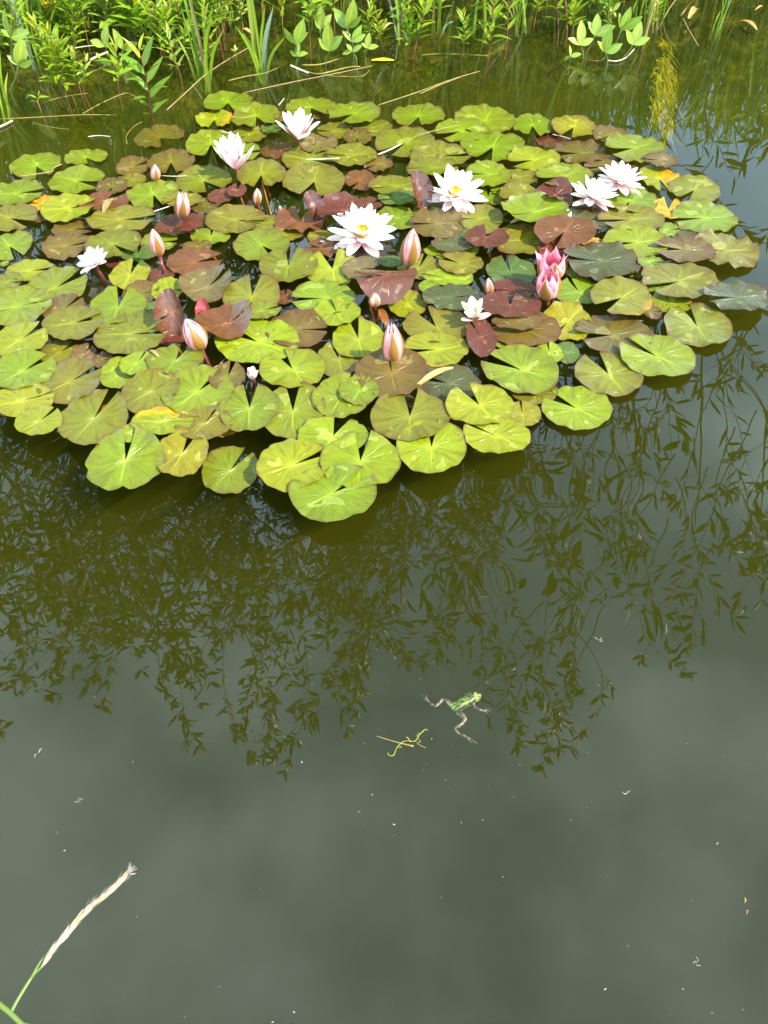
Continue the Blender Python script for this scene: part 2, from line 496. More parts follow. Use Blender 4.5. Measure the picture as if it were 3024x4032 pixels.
def bed_z(x, y):
    """Depth profile of the pond: a deep flat, a shelf under the far plants, banks all round."""
    def s(a, b, v):
        t = min(1, max(0, (v - a) / (b - a))); return t * t * (3 - 2 * t)
    z = -0.75
    z += 0.69 * s(2.45, 3.05, y - 0.10 * math.sin(1.7 * x + 0.6) - 0.05 * math.sin(4.3 * x))
    z += 0.03 * s(3.0, 3.6, y)
    z += 0.30 * s(3.75, 4.5, y)
    z = max(z, -0.75 + 1.0 * s(-0.35, -0.7, y)) if y < 0 else z
    z += 1.0 * s(5.5, 7.0, abs(x)) if y < 3.75 else 0.35 * s(5.5, 7.0, abs(x))
    return z

def build_setting():
    def axis(fine0, fine1, step, far):
        v = []
        a = fine0
        while a <= fine1 + 1e-6:
            v.append(a); a += step
        d, e = step, fine1
        while e < far: d *= 1.6; e += d; v.append(min(e, far))
        d, e = step, fine0; pre = []
        while e > -far: d *= 1.6; e -= d; pre.append(max(e, -far))
        return pre[::-1] + v
    xs, ys = axis(-7.5, 7.5, 0.15, 600), axis(-1.2, 5.4, 0.09, 600)
    mb = MB()
    r2 = random.Random(3)
    rows = [[(x, y, bed_z(x, y) + (r2.uniform(-0.012, 0.012) if abs(x) < 8 and -1 < y < 6 else 0)) for x in xs] for y in ys]
    mb.grid(rows)
    tag(mb.build('terrain', bed_material()), 'pond bed and grassy banks around the water', None, None, 'structure')
    mb = MB()
    xs = [-7 + i * 0.4 for i in range(12)] + [-2.2 + i * 0.016 for i in range(276)] + [2.6 + i * 0.4 for i in range(12)]
    ys = [-0.75, -0.4] + [-0.1 + i * 0.016 for i in range(270)] + [4.5, 4.75]
    rr = random.Random(4)
    wv = []
    for i in range(13):
        lam = 0.075 * (3.6 ** (i / 12)); a = rr.uniform(0, 6.28)
        wv.append((math.cos(a) * 6.283 / lam, math.sin(a) * 6.283 / lam, rr.uniform(0, 6.28), 0.0022 * lam / 6.283))
    fx, fy, _ = on_plane(1850, 2735)
    sin, exp, hyp = math.sin, math.exp, math.hypot
    def height(x, y):
        m = 0.3 + 0.9 * exp(-((x - 0.25) / 0.35) ** 2 - ((y - 0.95) / 0.28) ** 2) + 0.12 * sin(2.1 * x + 1.3) * sin(1.7 * y)
        m *= 0.45 + 0.55 * min(1, max(0, (y - 0.2) / 0.6))
        z = m * sum(a * sin(kx * x + ky * y + p) for kx, ky, p, a in wv)
        d = hyp(x - fx, y - fy)
        if d < 0.2: z += 0.0007 * sin(d * 260) * exp(-d / 0.035)            # rings the frog sends out
        return z
    idx = mb.grid([[(x, y, height(x, y) if abs(x) < 2.2 and -0.1 < y < 4.2 else 0.0) for x in xs] for y in ys])
    ring = idx[0] + [r_[-1] for r_ in idx[1:]] + idx[-1][-2::-1] + [r_[0] for r_ in idx[-2:0:-1]]     # walls and floor close the body of water
    low = [mb.vert((mb.v[i][0], mb.v[i][1], -1.2)) for i in ring]
    for i in range(len(ring)): mb.face(ring[i], low[i], low[(i + 1) % len(ring)], ring[(i + 1) % len(ring)])
    mb.face(*low)
    tag(mb.build('water', water_material()), 'still olive pond water reflecting willow and cloud', None, None, 'structure')
build_setting()

# ------------------------------------------------------------------ willow leaning over the pond (seen as a reflection)
def mirror_point(u, v, y):
    """Point seen in the still water at photo pixel (u, v), standing at distance y."""
    p = on_plane(u, v)
    d = ray(u, v); d.z = -d.z
    t = (y - p.y) / d.y
    return p + d * t

def build_willow():
    rw = random.Random(21)
    root = empty('willow_tree', (0.4, 6.2, bed_z(0.4, 6.2)))
    inv = Vector(root.location)
    tag(root, 'willow leaning over the pond, its narrow leaves mirrored in the water', 'willow')
    mb = MB()
    base = Vector((0, 0, -0.1))
    trunk = spline([base, (0.02, -0.1, 0.5), (-0.08, -0.25, 1.1), (0.0, -0.5, 1.6)], 10)
    mb.tube(trunk, [0.13 - 0.006 * i for i in range(10)], 10)
    mb.build('trunk', M['bark'], root)
    limits = [(-400, 2800), (0, 2880), (350, 2840), (560, 2640), (760, 2960), (1000, 3000), (1130, 3060), (1260, 2700), (1420, 2900), (1520, 2680), (1750, 2700),
              (1900, 2820), (2000, 2980), (2130, 3060), (2230, 2880), (2340, 2480), (2500, 2600), (2640, 2440), (2730, 2680), (2860, 2480), (3024, 2380), (3500, 2300)]
    def limit(u):
        for (a, b), (c, d) in zip(limits, limits[1:]):
            if a <= u <= c: return b + (d - b) * (u - a) / (c - a)
        return 2300
    def ydist(v):
        e = PITCH + math.degrees(math.atan((v - 2016) / FPX))
        return 5.5 - (e - 15) / 50 * 1.9
    twigs, leaves = MB(), MB()
    fork = Vector(trunk[-1])
    def leaf(p, d, n, L, w):
        d = d.normalized(); s = d.cross(n)
        if s.length < 1e-4: return
        s.normalize(); n2 = s.cross(d)
        q = [p, p + d * L * 0.3 + s * w - n2 * L * 0.02, p + d * L * 0.3 + n2 * L * 0.02, p + d * L * 0.3 - s * w - n2 * L * 0.02,
             p + d * L * 0.7 + s * w * 0.75 - n2 * L * 0.06, p + d * L * 0.7 - s * w * 0.75 - n2 * L * 0.06, p + d * L - n2 * L * 0.14]
        uv = [(0.5, 0), (0, 0.3), (0.5, 0.3), (1, 0.3), (0, 0.7), (1, 0.7), (0.5, 1)]
        i = [leaves.vert(a, b) for a, b in zip(q, uv)]
        leaves.face(i[0], i[1], i[2]); leaves.face(i[0], i[2], i[3])
        leaves.face(i[1], i[4], i[2]); leaves.face(i[2], i[4], i[5]); leaves.face(i[2], i[5], i[3]); leaves.face(i[4], i[6], i[5])
    def twig(u0, v0, u1, v1, dens, side=True, rad=0.006, k0=0.25):
        f = rw.uniform(0.88, 1.12)
        pts = []
        bow = rw.uniform(-150, 150); gap = rw.uniform(0.15, 0.6)
        for i in range(9):
            t = i / 8
            u = u0 + (u1 - u0) * t + bow * math.sin(math.pi * t); v = v0 + (v1 - v0) * t
            pts.append(mirror_point(u, v, ydist(v) * f) - inv)
        pts = spline(pts, 17)
        twigs.tube(pts, [rad * (1 - 0.75 * i / 16) for i in range(17)], 4, False)
        for i in range(16):
            t = i / 16
            if t < k0: continue
            a, b = pts[i], pts[i + 1]
            d = (b - a); seg = d.length; d.normalize()
            to_cam = (Vector((0, 0, -H)) - (inv + a)).normalized()
            if rw.random() < gap: continue
            n = max(1, int(seg * dens * 0.36 * (0.6 + 0.9 * t) + rw.random()))
            node = rw.random()
            for j in range(n):
                p = a.lerp(b, min(1, max(0, node + rw.gauss(0, 0.12))))
                L = rw.uniform(0.0165, 0.029) * (inv + a - Vector((0, 0, -H))).length
                ang = rw.choice((-1, 1)) * abs(rw.gauss(0.62, 0.4))
                q = Quaternion(to_cam, ang)
                dd = (q @ d) + Vector((rw.gauss(0, 0.22), rw.gauss(0, 0.22), rw.gauss(-0.05, 0.2)))
                nn = to_cam + Vector((rw.gauss(0, 0.5), rw.gauss(0, 0.5), rw.gauss(0, 0.5)))
                leaf(p, dd, nn, L, L * rw.uniform(0.062, 0.095))
        # bare side shoots
        if side:
            for k in range(rw.randint(1, 3)):
                i = rw.randint(4, 13); a = pts[i]
                d = (pts[i + 1] - pts[i - 1]).normalized()
                to_cam = (Vector((0, 0, -H)) - (inv + a)).normalized()
                dd = Quaternion(to_cam, rw.choice((-1, 1)) * rw.uniform(0.35, 0.75)) @ d
                L = rw.uniform(0.2, 0.45)
                q = spline([a, a + dd * L * 0.5, a + (dd * 0.85 + d * 0.3) * L], 6)
                twigs.tube(q, [rad * 0.6 * (1 - 0.13 * m) for m in range(6)], 3, False)
                for m in range(rw.randint(3, 8)):
                    p = q[3].lerp(q[5], rw.random())
                    LL = rw.uniform(0.015, 0.025) * (inv + a - Vector((0, 0, -H))).length
                    d3 = Quaternion(to_cam, rw.gauss(0, 0.6)) @ dd
                    leaf(p, d3 + Vector((rw.gauss(0, .2), rw.gauss(0, .2), rw.gauss(0, .2))), to_cam + Vector((rw.gauss(0, .5), rw.gauss(0, .5), rw.gauss(0, .5))), LL, LL * 0.09)
    # boughs from the fork to the places where the twigs start
    hubs = []
    for u in range(-300, 3500, 280):
        p = mirror_point(u, 1250 + rw.uniform(-100, 100), ydist(1250)) - inv
        q = spline([fork, fork.lerp(p, 0.5) + Vector((0, 0.25, 0.25)), p], 8)
        twigs.tube(q, [0.05 - 0.0055 * i for i in range(8)], 6, False)
        p2 = mirror_point(u + rw.uniform(-80, 80), 2050, ydist(2050)) - inv
        twigs.tube(spline([p, p.lerp(p2, 0.5) + Vector((0, 0.05, 0)), p2], 8), [0.012 - 0.001 * i for i in range(8)], 5, False)
    for i in range(190):                                  # long twigs that end on the outline
        u = rw.uniform(-250, 3250) if i % 3 else rw.uniform(-250, 2300)
        lim = limit(u)
        v1 = lim - abs(rw.gauss(0, 0.42)) * (lim - 1850)
        if v1 < 1700: continue
        twig(u + rw.uniform(-420, 420), v1 - rw.uniform(450, 850), u, v1, 44 if u < 1700 else 30)
    for (u, v, d) in ((2130, 3060, 75), (2060, 2990, 60), (2200, 2960, 60), (2140, 2900, 60), (2180, 3020, 60), (1110, 3070, 60), (1060, 3010, 40), (760, 2960, 60), (2730, 2680, 75), (2760, 2600, 60),
                      (2700, 2540, 60), (2510, 2600, 40), (1380, 2900, 50), (1370, 2840, 50), (40, 2900, 50), (560, 2650, 60), (400, 2800, 70), (350, 2700, 70), (640, 2720, 70), (700, 2560, 70),
                      (2260, 2750, 55), (2250, 2880, 50), (430, 2600, 70), (330, 2450, 70), (1030, 2800, 50), (2300, 2480, 60), (2100, 2800, 55), (1650, 2650, 55), (1560, 2600, 55)):
        twig(u + rw.uniform(-240, 240), v - 560, u, v, d * 0.85, True, 0.0055, 0.35)
    for i in range(200):                                  # the denser mass close under the pads
        u = rw.uniform(-250, 2350) if i % 3 else rw.uniform(150, 1500)
        v1 = rw.uniform(1900, 2450 if u < 1500 else 2300)
        twig(u + rw.uniform(-350, 350), v1 - rw.uniform(400, 650), u, v1, 60 if u < 1600 else 40, True, 0.0055, 0.15)
    for i in range(300):                                  # lower branches, mirrored between and beyond the pads
        u = rw.uniform(-500, 2500) if i % 9 else rw.uniform(2300, 3300)
        v1 = rw.uniform(480, 1850)
        twig(u + rw.uniform(-150, 150), v1 - rw.uniform(200, 400), u, v1, 50 if u < 2400 else 30, True, 0.0055, 0.1)
    tag(twigs.build('branches', M['bark'], root), None, None, None, 'stuff')
    lv = leaves.build('foliage', M['willow_leaf'], root)
    lv.color = (0.06, 0.085, 0.012, 1)
    lv['kind'] = 'stuff'
build_willow()

# ------------------------------------------------------------------ lily pads
TINT = {'g': (0.107, 0.138, 0.0050), 'l': (0.138, 0.162, 0.0040), 'o': (0.110, 0.108, 0.0056), 'b': (0.088, 0.063, 0.0085), 'r': (0.105, 0.036, 0.011),
        'm': (0.076, 0.0185, 0.0095), 'y': (0.15, 0.145, 0.005), 'k': (0.27, 0.125, 0.004), 'd': (0.045, 0.052, 0.015), 'n': (0.05, 0.085, 0.012),  # n: dark green, also with the shade of shadowed pads put in
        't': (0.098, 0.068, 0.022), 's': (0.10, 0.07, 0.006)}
REDNESS = {'g': 0.2, 'l': 0.08, 'o': 0.32, 'b': 0.6, 'r': 0.5, 'm': 0.2, 'y': 0.1, 'k': 0.2, 'd': 0.4, 'n': 0.1, 't': 0.3, 's': 0.4}

# crop, centre x, y, width, height, notch direction in the picture (degrees), notch half-width, tint, label, options
PADS = [
 # --- farthest rows
 ('A', 1040, 400, 330, 150, -28, 30, 's', 'half-sunken yellow-brown lily pad apart behind the others, below a red-stemmed sprig', dict(z=-0.004)),
 ('B', 240, 280, 240, 115, 275, 16, 'l', 'small green pad with a yellow-orange lower edge, under the farthest pad', dict(age=.42)),
 ('B', 325, 170, 325, 142, 283, 20, 'g', 'farthest green lily pad at the back left corner of the main raft', {}),
 ('B', 460, 385, 235, 115, 200, 12, 'o', 'olive pad just behind the tip of the tulip-shaped lily', {}),
 ('B', 610, 340, 135, 100, 0, 12, 'n', 'shaded dark green pad immediately left of the white cup-shaped lily', {}),
 ('B', 510, 260, 320, 180, -50, 16, 'g', 'green pad crossed at its left by a short pale straw, behind the white cup lily', {}),
 ('B', 690, 265, 120, 100, 0, 10, 'b', 'small brownish pad peeping out behind the left petals of the white cup lily', {}),
 ('B', 915, 262, 70, 70, 0, 10, 'b', 'tiny brown pad edge showing right of the white cup lily', {}),
 ('B', 870, 203, 330, 142, -52, 20, 'g', 'green pad rising directly behind the white cup-shaped lily', {}),
 ('B', 1020, 360, 215, 112, 180, 9, 'o', 'olive pad to the right of the white cup-shaped lily', {}),
 ('B', 1270, 335, 262, 116, 190, 8, 'o', 'olive oval pad lying over a small brown round pad at the back', {}),
 ('B', 1150, 243, 336, 148, 203, 18, 'g', 'red-rimmed green pad with a left-facing notch in the farthest row', {}),
 ('B', 1175, 398, 190, 108, 268, 7, 'b', 'small round brown pad with a notch at its front, behind an olive pad', {}),
 ('C', 680, 290, 400, 192, 230, 6, 'g', 'large green pad with a scalloped brown rim in the farthest row, partly covered', {}),
 ('C', 245, 260, 346, 158, 252, 16, 'g', 'green pad with a small pale wet patch on its front right edge', {}),
 ('C', 525, 358, 345, 168, 196, 14, 'g', 'green pad with a pale straw stuck in its left side', {}),
 ('C', 1105, 420, 205, 100, 0, 8, 'm', 'sunken dark brown pad below a red-rimmed lime pad', dict(z=-0.003)),
 ('C', 990, 322, 268, 148, 262, 17, 'g', 'round olive-green pad with a front notch, left of the red-rimmed lime pad', {}),
 ('C', 1260, 330, 300, 150, 222, 15, 'y', 'lime pad with a thick red rim at the back right', dict(red=.5)),
 ('C', 1500, 385, 240, 120, 200, 8, 'b', 'brown-olive pad behind the large green pad at the back right corner', {}),
 ('C', 160, 435, 400, 200, 207, 16, 'o', 'large olive pad with a bleached straw across its left edge', {}),
 ('C', 1310, 500, 360, 150, 184, 12, 'b', 'scalloped olive-brown pad in front of the red-rimmed lime pad', dict(wave=1.5)),
 ('D', 785, 468, 396, 172, 192, 14, 'g', 'broad green pad with scalloped far rim at the back right corner of the raft', dict(wave=1.4)),
 ('D', 960, 545, 232, 95, 180, 14, 't', 'reddish pad with a green centre at the right edge, behind the yellow pad', dict(red=.8, tintc=1)),
 ('C', 1105, 595, 250, 80, 180, 8, 'g', 'low green pad edge between the bright green pad and the notched lime one', {}),
 ('C', 730, 460, 428, 202, 232, 16, 'g', 'largest green pad of the back right group, notched at lower left', {}),
 ('C', 385, 520, 392, 172, 0, 10, 'o', 'olive pad with a water drop, behind the open white lily by the grey leaf', {}),
 ('C', 1000, 545, 350, 160, 192, 12, 'l', 'bright lime green pad with a thin left notch and ragged right edge', dict(wave=1.3)),
 # --- left rows
 ('A', 235, 585, 340, 178, -40, 16, 'g', 'green pad at the far left with a bent straw on its front edge', {}),
 ('A', 560, 530, 290, 112, -38, 16, 'g', 'bright green pad second from the left in the rearmost left row', {}),
 ('A', 500, 682, 372, 178, -12, 14, 'g', 'green pad with right-facing notch, below the pad with the bent straw', {}),
 ('A', 865, 590, 226, 165, 15, 12, 'b', 'brown pad left of the small orange bud', {}),
 ('A', 1115, 560, 320, 160, 290, 14, 'b', 'brownish olive pad behind the small orange bud', {}),
 ('A', 860, 680, 200, 85, 180, 10, 'o', 'olive pad sliver lying in front of the brown pad by the orange bud', {}),
 ('A', 730, 718, 202, 115, 275, 9, 'b', 'small round brown pad with a front notch, left of the bell-shaped green pad', dict(red=.7)),
 ('B', 400, 500, 285, 125, 0, 10, 'g', 'green pad showing right of the tulip-shaped lily and under its petals', {}),
 ('B', 215, 440, 334, 180, 290, 14, 'g', 'green pad with front notch just left of the tulip-shaped lily', {}),
 ('A', 1330, 682, 366, 182, -40, 20, 'o', 'olive pad with an orange heart, in front of the tulip-shaped lily at left', {}),
 ('A', 240, 930, 145, 50, 0, 6, 'b', 'brown sliver of a pad under the leftmost lime pads', {}),
 ('A', 275, 830, 160, 115, 180, 8, 'k', 'rotting orange yellow scrap of pad wedged between two left-hand pads', dict(age=.9)),
 ('A', 110, 765, 340, 178, 6, 10, 'g', 'green pad cut by the left picture edge, in front of the straw pad', {}),
 ('A', 670, 822, 330, 122, 40, 14, 'r', 'reddish brown pad with a yellowish pod on it', {}),
 ('A', 445, 860, 358, 188, 8, 15, 'l', 'bright lime pad with a dark heart, left of the reddish brown pad', {}),
 ('A', 60, 925, 380, 178, -16, 14, 'o', 'olive pad with wide right notch, cut by the left picture edge', {}),
 ('A', 1000, 772, 350, 188, -52, 12, 'g', 'green pad with two front lobes, left of the half-open pink bud', {}),
 ('A', 1190, 805, 260, 95, 180, 8, 'o', 'olive pad behind the half-open pink bud', {}),
 ('A', 1340, 850, 200, 100, 0, 8, 'b', 'brown-olive pad right of the half-open pink bud', dict(z=-.001)),
 ('A', 470, 1000, 262, 110, 0, 10, 'b', 'red-brown pad tucked behind an olive-brown one left of centre row', dict(red=.7)),
 ('A', 430, 1108, 310, 178, 5, 8, 'b', 'olive-brown pad with a wavy front, above the wilted white flower', dict(wave=1.4)),
 ('A', 790, 935, 442, 168, 0, 12, 'o', 'long olive pad with right notch and a white fleck on it', {}),
 ('A', 1040, 1080, 235, 155, 0, 8, 'g', 'green pad behind the leaning pink bud at left', {}),
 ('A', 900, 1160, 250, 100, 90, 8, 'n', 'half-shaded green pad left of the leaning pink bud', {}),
 ('A', 740, 1098, 366, 192, -28, 12, 'o', 'olive pad directly above the wilted white flower', {}),
 ('A', 60, 1110, 314, 192, -32, 14, 'g', 'green pad with a right notch cut by the left edge, level with the wilted flower', {}),
 ('A', 30, 1222, 60, 40, 0, 8, 'g', 'small bit of green pad at the left picture edge', {}),
 ('B', 325, 850, 0, 0, 0, 0, 'g', '', {}),
 ('B', 170, 845, 190, 100, 0, 8, 'b', 'dull olive-brown pad between the pink bud and the small brown bud', dict(z=-.001)),
 ('B', 560, 958, 250, 105, 180, 8, 'o', 'small olive pad tucked under the notch of the big olive pad below the brown bud', {}),
 ('B', 215, 1045, 265, 120, 90, 8, 'g', 'green pad with a dark red right edge, right of the maroon pair', {}),
 ('B', 380, 937, 392, 188, -10, 13, 'o', 'big olive-green pad below the small brown bud', {}),
 ('B', 860, 545, 364, 192, -10, 10, 'o', 'olive pad with an orange heart and a pale straw laid across', {}),
 ('B', 920, 437, 246, 130, 250, 6, 't', 'tan-olive pad in front of the white cup-shaped lily', {}),
 ('B', 645, 488, 205, 100, 0, 8, 'm', 'sunken dark brown pad left of the tan-olive one by the cup lily', dict(z=-.003)),
 ('B', 1310, 572, 195, 106, 200, 8, 'b', 'small orange-brown crumpled pad right of centre back', dict(red=.9, wave=2)),
 ('B', 1140, 515, 326, 142, 185, 7, 'o', 'olive pad with red rim left of the small crumpled brown one', {}),
 ('B', 545, 640, 320, 188, 275, 14, 'o', 'heart-shaped olive pad raised on a visible orange stalk', dict(z=0.016, red=.5)),
 ('B', 1190, 680, 202, 195, 228, 8, 'r', 'round brown pad right of the big olive pad with a wide notch', dict(red=.5)),
 ('B', 890, 685, 414, 202, 258, 18, 'o', 'big olive pad with a wide front notch in the left centre', {}),
 ('B', 1420, 718, 336, 145, 190, 6, 'o', 'olive pad left of the upturned grey-brown leaf', {}),
 ('B', 1430, 795, 250, 95, 195, 8, 'n', 'shaded green pad under the upturned grey-brown leaf', {}),
 ('C', 700, 790, 240, 110, 80, 8, 'g', 'lime green pad right of the open lily with the grey leaf', {}),
 ('C', 775, 735, 130, 75, 200, 8, 'l', 'small lime pad between two green pads right of the open lily', {}),
 ('C', 900, 658, 262, 108, 190, 8, 'o', 'olive-green pad in front of the bright lime pad', {}),
 ('C', 705, 640, 292, 172, 180, 7, 'g', 'green pad behind the right petals of the open lily', {}),
 ('C', 340, 598, 344, 128, 180, 4, 'o', 'olive pad with glossy humped rim behind the open lily', dict(wave=2.2)),
 ('D', 635, 585, 350, 110, 190, 8, 'b', 'olive-brown pad behind the paired white lilies', dict(wave=1.4)),
 ('C', 1197, 652, 372, 168, 196, 13, 'g', 'green pad with straight left notch, left of the paired lilies', {}),
 ('C', 905, 772, 270, 160, 200, 5, 'o', 'glossy olive pad left of the curled maroon leaf by the paired lilies', {}),
 ('D', 950, 670, 268, 165, 275, 16, 'y', 'yellow-green pad with an orange front corner at the right', dict(age=.62, wave=1.6)),
 ('D', 1010, 868, 215, 140, 60, 20, 'k', 'bright orange-yellow dying pad under its green neighbours at right', dict(age=.95)),
 ('D', 1178, 740, 344, 172, 214, 13, 'o', 'olive-green pad at the right edge, above the orange dying pad', {}),
 ('D', 755, 812, 370, 186, 230, 8, 'g', 'green pad in front of the paired white lilies', {}),
 ('D', 470, 940, 350, 130, 10, 8, 'd', 'grey-olive pad below the paired lilies', {}),
 ('D', 1010, 1000, 150, 95, 0, 8, 'g', 'little green pad showing between two olive pads at right', {}),
 ('D', 1130, 1032, 130, 50, 0, 8, 'd', 'dark sliver of pad under the round olive pad at right', {}),
 ('D', 770, 935, 434, 176, 186, 12, 'o', 'olive-green pad with a sharp left notch left of the orange dying pad', {}),
 ('D', 1247, 927, 438, 204, 183, 8, 'g', 'big green pad with scalloped rim touching the orange dying pad', dict(wave=1.4)),
 ('C', 1010, 885, 464, 180, 200, 3, 'g', 'large lime-olive pad with a curled glossy left rim, centre right', dict(wave=1.3, rim=.012)),
 ('B', 950, 1050, 215, 90, 0, 6, 'o', 'olive pad left of the largest white lily', {}),
 ('B', 700, 1035, 235, 85, 0, 6, 'o', 'olive pad edge behind the round yellow-green pad', {}),
 ('B', 800, 940, 335, 175, 85, 18, 'r', 'crumpled red-brown pad with an orange heart, left of the maroon curl', dict(wave=3, red=.3)),
 ('B', 940, 1122, 215, 115, 170, 12, 'r', 'folded brown pad with a water drop, left of the largest lily', dict(wave=3, red=.3)),
 ('B', 1430, 925, 292, 155, 190, 5, 'g', 'green pad right of the largest white lily', {}),
 ('C', 640, 930, 305, 200, 185, 5, 'o', 'olive pad below the open lily with the grey leaf', {}),
 ('C', 520, 1028, 185, 85, 0, 6, 'n', 'small green pad right of the tall pink bud', {}),
 ('C', 370, 962, 335, 216, 182, 4, 'b', 'olive-brown pad with an orange heart behind the tall pink bud', dict(red=.4)),
 ('C', 460, 1138, 354, 74, 200, 6, 'l', 'lime pad lying under a dark olive one, right of the tall pink bud', {}),
 ('C', 470, 1098, 282, 74, 0, 5, 'd', 'dark olive shiny pad on top of a lime one', {}),
 ('C', 930, 1070, 412, 208, 5, 4, 'o', 'olive pad right of the maroon heart-shaped pad', {}),
 ('C', 1365, 1076, 165, 58, 0, 6, 'k', 'orange scrap of pad beside the dark maroon leaves at right', dict(age=.95)),
 ('D', 800, 1085, 440, 205, 186, 12, 'l', 'lime green pad behind the large grey-olive one at right', {}),
 ('D', 890, 1215, 170, 95, 0, 8, 'g', 'green pad between the lime pad and the broad olive pad at right', {}),
 ('H', 800, 292, 140, 62, 0, 8, 'g', 'small green pad under the broad olive pad at right', {}),
 ('D', 1390, 1140, 432, 240, 180, 6, 'o', 'rightmost olive-green pad with deeply scalloped rim, under a brown pad', dict(wave=1.9)),
 ('D', 1118, 1132, 398, 178, 182, 14, 'b', 'brown-olive pad lying over the scalloped rightmost pad', dict(red=.6)),
 ('H', 940, 385, 190, 70, 0, 8, 'g', 'green pad showing below the notch of the broad olive pad at right', {}),
 ('H', 1030, 480, 268, 160, 120, 6, 'g', 'green pad behind the round pad with an upward notch at right', {}),
 ('H', 1078, 342, 506, 244, 197, 13, 'o', 'broad olive-green pad with left notch near the right edge', {}),
 ('H', 1455, 448, 424, 210, 186, 10, 'd', 'grey-green pad cut by the right picture edge', dict(wave=1.5, red=.2)),
 # --- middle rows
 ('G', 1300, 290, 190, 90, 0, 6, 'g', 'small lime pad right of the pink half-open lilies', {}),
 ('D', 575, 1207, 500, 250, 179, 5, 'd', 'large dark grey-olive pad with rippled glossy rim, right of the pink lilies', dict(wave=1.8)),
 ('F', 1575, 255, 290, 150, 60, 6, 'o', 'olive pad under the tall pink bud', {}),
 ('G', 440, 320, 330, 120, 170, 5, 'l', 'lime pad with a red rim, behind the shiny grey-green pad', {}),
 ('G', 310, 380, 130, 90, 0, 5, 'g', 'bit of green pad left of the shiny grey-green pad', {}),
 ('G', 522, 228, 302, 146, 160, 9, 'o', 'olive-lime pad with a left notch, left of the dark green pad', {}),
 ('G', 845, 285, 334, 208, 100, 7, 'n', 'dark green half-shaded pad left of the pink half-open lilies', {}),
 ('H', 430, 415, 336, 168, 118, 6, 'g', 'green pad in front of the pink half-open lilies', {}),
 ('H', 900, 545, 150, 235, 0, 6, 'b', 'reddish-brown pad under the olive pad with a yellow patch', dict(red=.9)),
 ('H', 705, 450, 412, 252, 205, 15, 'o', 'olive pad with a dull yellow patch at right of centre', dict(age=.36)),
 ('H', 350, 612, 338, 250, 215, 8, 'y', 'ragged yellow-green pad with orange spots, right of the maroon stack', dict(age=.25, wave=1.4)),
 ('H', 650, 693, 512, 262, 187, 13, 'b', 'large olive-brown pad with glossy far rim and left notch', dict(red=.4, wave=1.3)),
 ('H', 1200, 638, 456, 280, 103, 10, 'o', 'round olive pad with a narrow upward notch near the right edge', {}),
 ('H', 618, 950, 458, 290, 117, 16, 'o', 'olive pad notched at top, left of the outermost green pad at right', {}),
 ('H', 937, 835, 505, 288, 150, 12, 'g', 'green pad notched at upper left, outermost front at the right side', {}),
 ('G', 1215, 812, 172, 155, 180, 5, 'n', 'small plain green pad beside open water, right of the big green pad', {}),
 ('G', 1100, 812, 190, 130, 90, 5, 'l', 'lime pad tucked behind the big green pad, left of the small plain one', {}),
 ('G', 830, 730, 200, 130, 90, 5, 'l', 'lime pad corner behind the big green pad, right of a maroon leaf', {}),
 ('F', 700, 450, 130, 190, 90, 6, 'r', 'red-brown pad edge under the olive heart at centre left', {}),
 ('F', 550, 110, 366, 206, -35, 14, 'g', 'round yellow-green pad left of the largest lily, behind a heart pad', dict(red=.3)),
 ('F', 1010, 265, 350, 240, 108, 22, 'l', 'lime pad with an upward notch below the largest white lily', {}),
 ('F', 1270, 212, 210, 70, 0, 6, 'd', 'dark olive pad just under the reflection of the largest lily', {}),
 ('F', 1390, 215, 160, 70, 180, 6, 'n', 'dark green pad left of the tall pink bud stalk', {}),
 ('F', 720, 242, 376, 248, 86, 14, 'o', 'yellow-olive heart-shaped pad with a brown centre, left of centre', {}),
 ('E', 1290, 115, 195, 80, 80, 8, 'b', 'olive-brown pad behind the red-brown pad at left centre', {}),
 ('E', 760, 225, 130, 65, 0, 6, 'm', 'dark brown pad between the wilted flower and the pink bud', dict(z=-.001)),
 ('E', 1270, 220, 372, 192, 10, 14, 'r', 'red-brown pad with an orange heart and right notch, left centre', dict(red=.2)),
 ('E', 850, 300, 276, 190, 78, 12, 'y', 'yellow-green pad right of the wilted white flower', {}),
 ('E', 192, 275, 320, 146, 5, 10, 'y', 'yellow-green pad left of the wilted white flower', {}),
 ('E', 50, 350, 200, 130, 0, 8, 'o', 'olive pad at left edge behind the pale ones', {}),
 ('E', 360, 385, 432, 246, 28, 12, 'g', 'lime-green pad just below the wilted white flower, notch to upper right', {}),
 ('E', 920, 420, 245, 155, 0, 5, 'b', 'brown olive pad left of the small maroon heart', {}),
 ('E', 1090, 400, 215, 178, 0, 5, 'l', 'yellow-green half-shaded pad below the maroon heart', {}),
 ('E', 1020, 520, 160, 80, 0, 6, 'n', 'shaded green sliver of pad behind the upright maroon leaf', {}),
 ('E', 1350, 372, 344, 238, 28, 12, 't', 'tan-olive pad with an orange heart, above the maroon curled leaves', dict(curl=.35, caxis=20)),
 ('F', 485, 440, 374, 272, 90, 14, 'o', 'olive heart-shaped pad with a wide upward notch, centre left', dict(z=.02)),
 ('F', 550, 535, 242, 112, 20, 8, 'g', 'small pale green pad with a dried patch on the olive heart', dict(z=.031)),
 ('E', 110, 510, 484, 258, 10, 4, 'g', 'pale green pad with a thin right notch at the left edge', {}),
 ('E', 415, 525, 285, 185, 40, 8, 'b', 'brownish pad behind the olive pad at left', {}),
 ('E', 770, 512, 384, 240, 92, 13, 'g', 'green pad with upward notch, above the large glossy olive pad', {}),
 ('E', 480, 615, 402, 232, 12, 14, 'o', 'olive pad with a wavy far rim and right notch, left of the glossy olive pad', {}),
 ('E', 848, 690, 460, 276, 3, 6, 'o', 'large glossy olive pad left of the upright maroon leaf', {}),
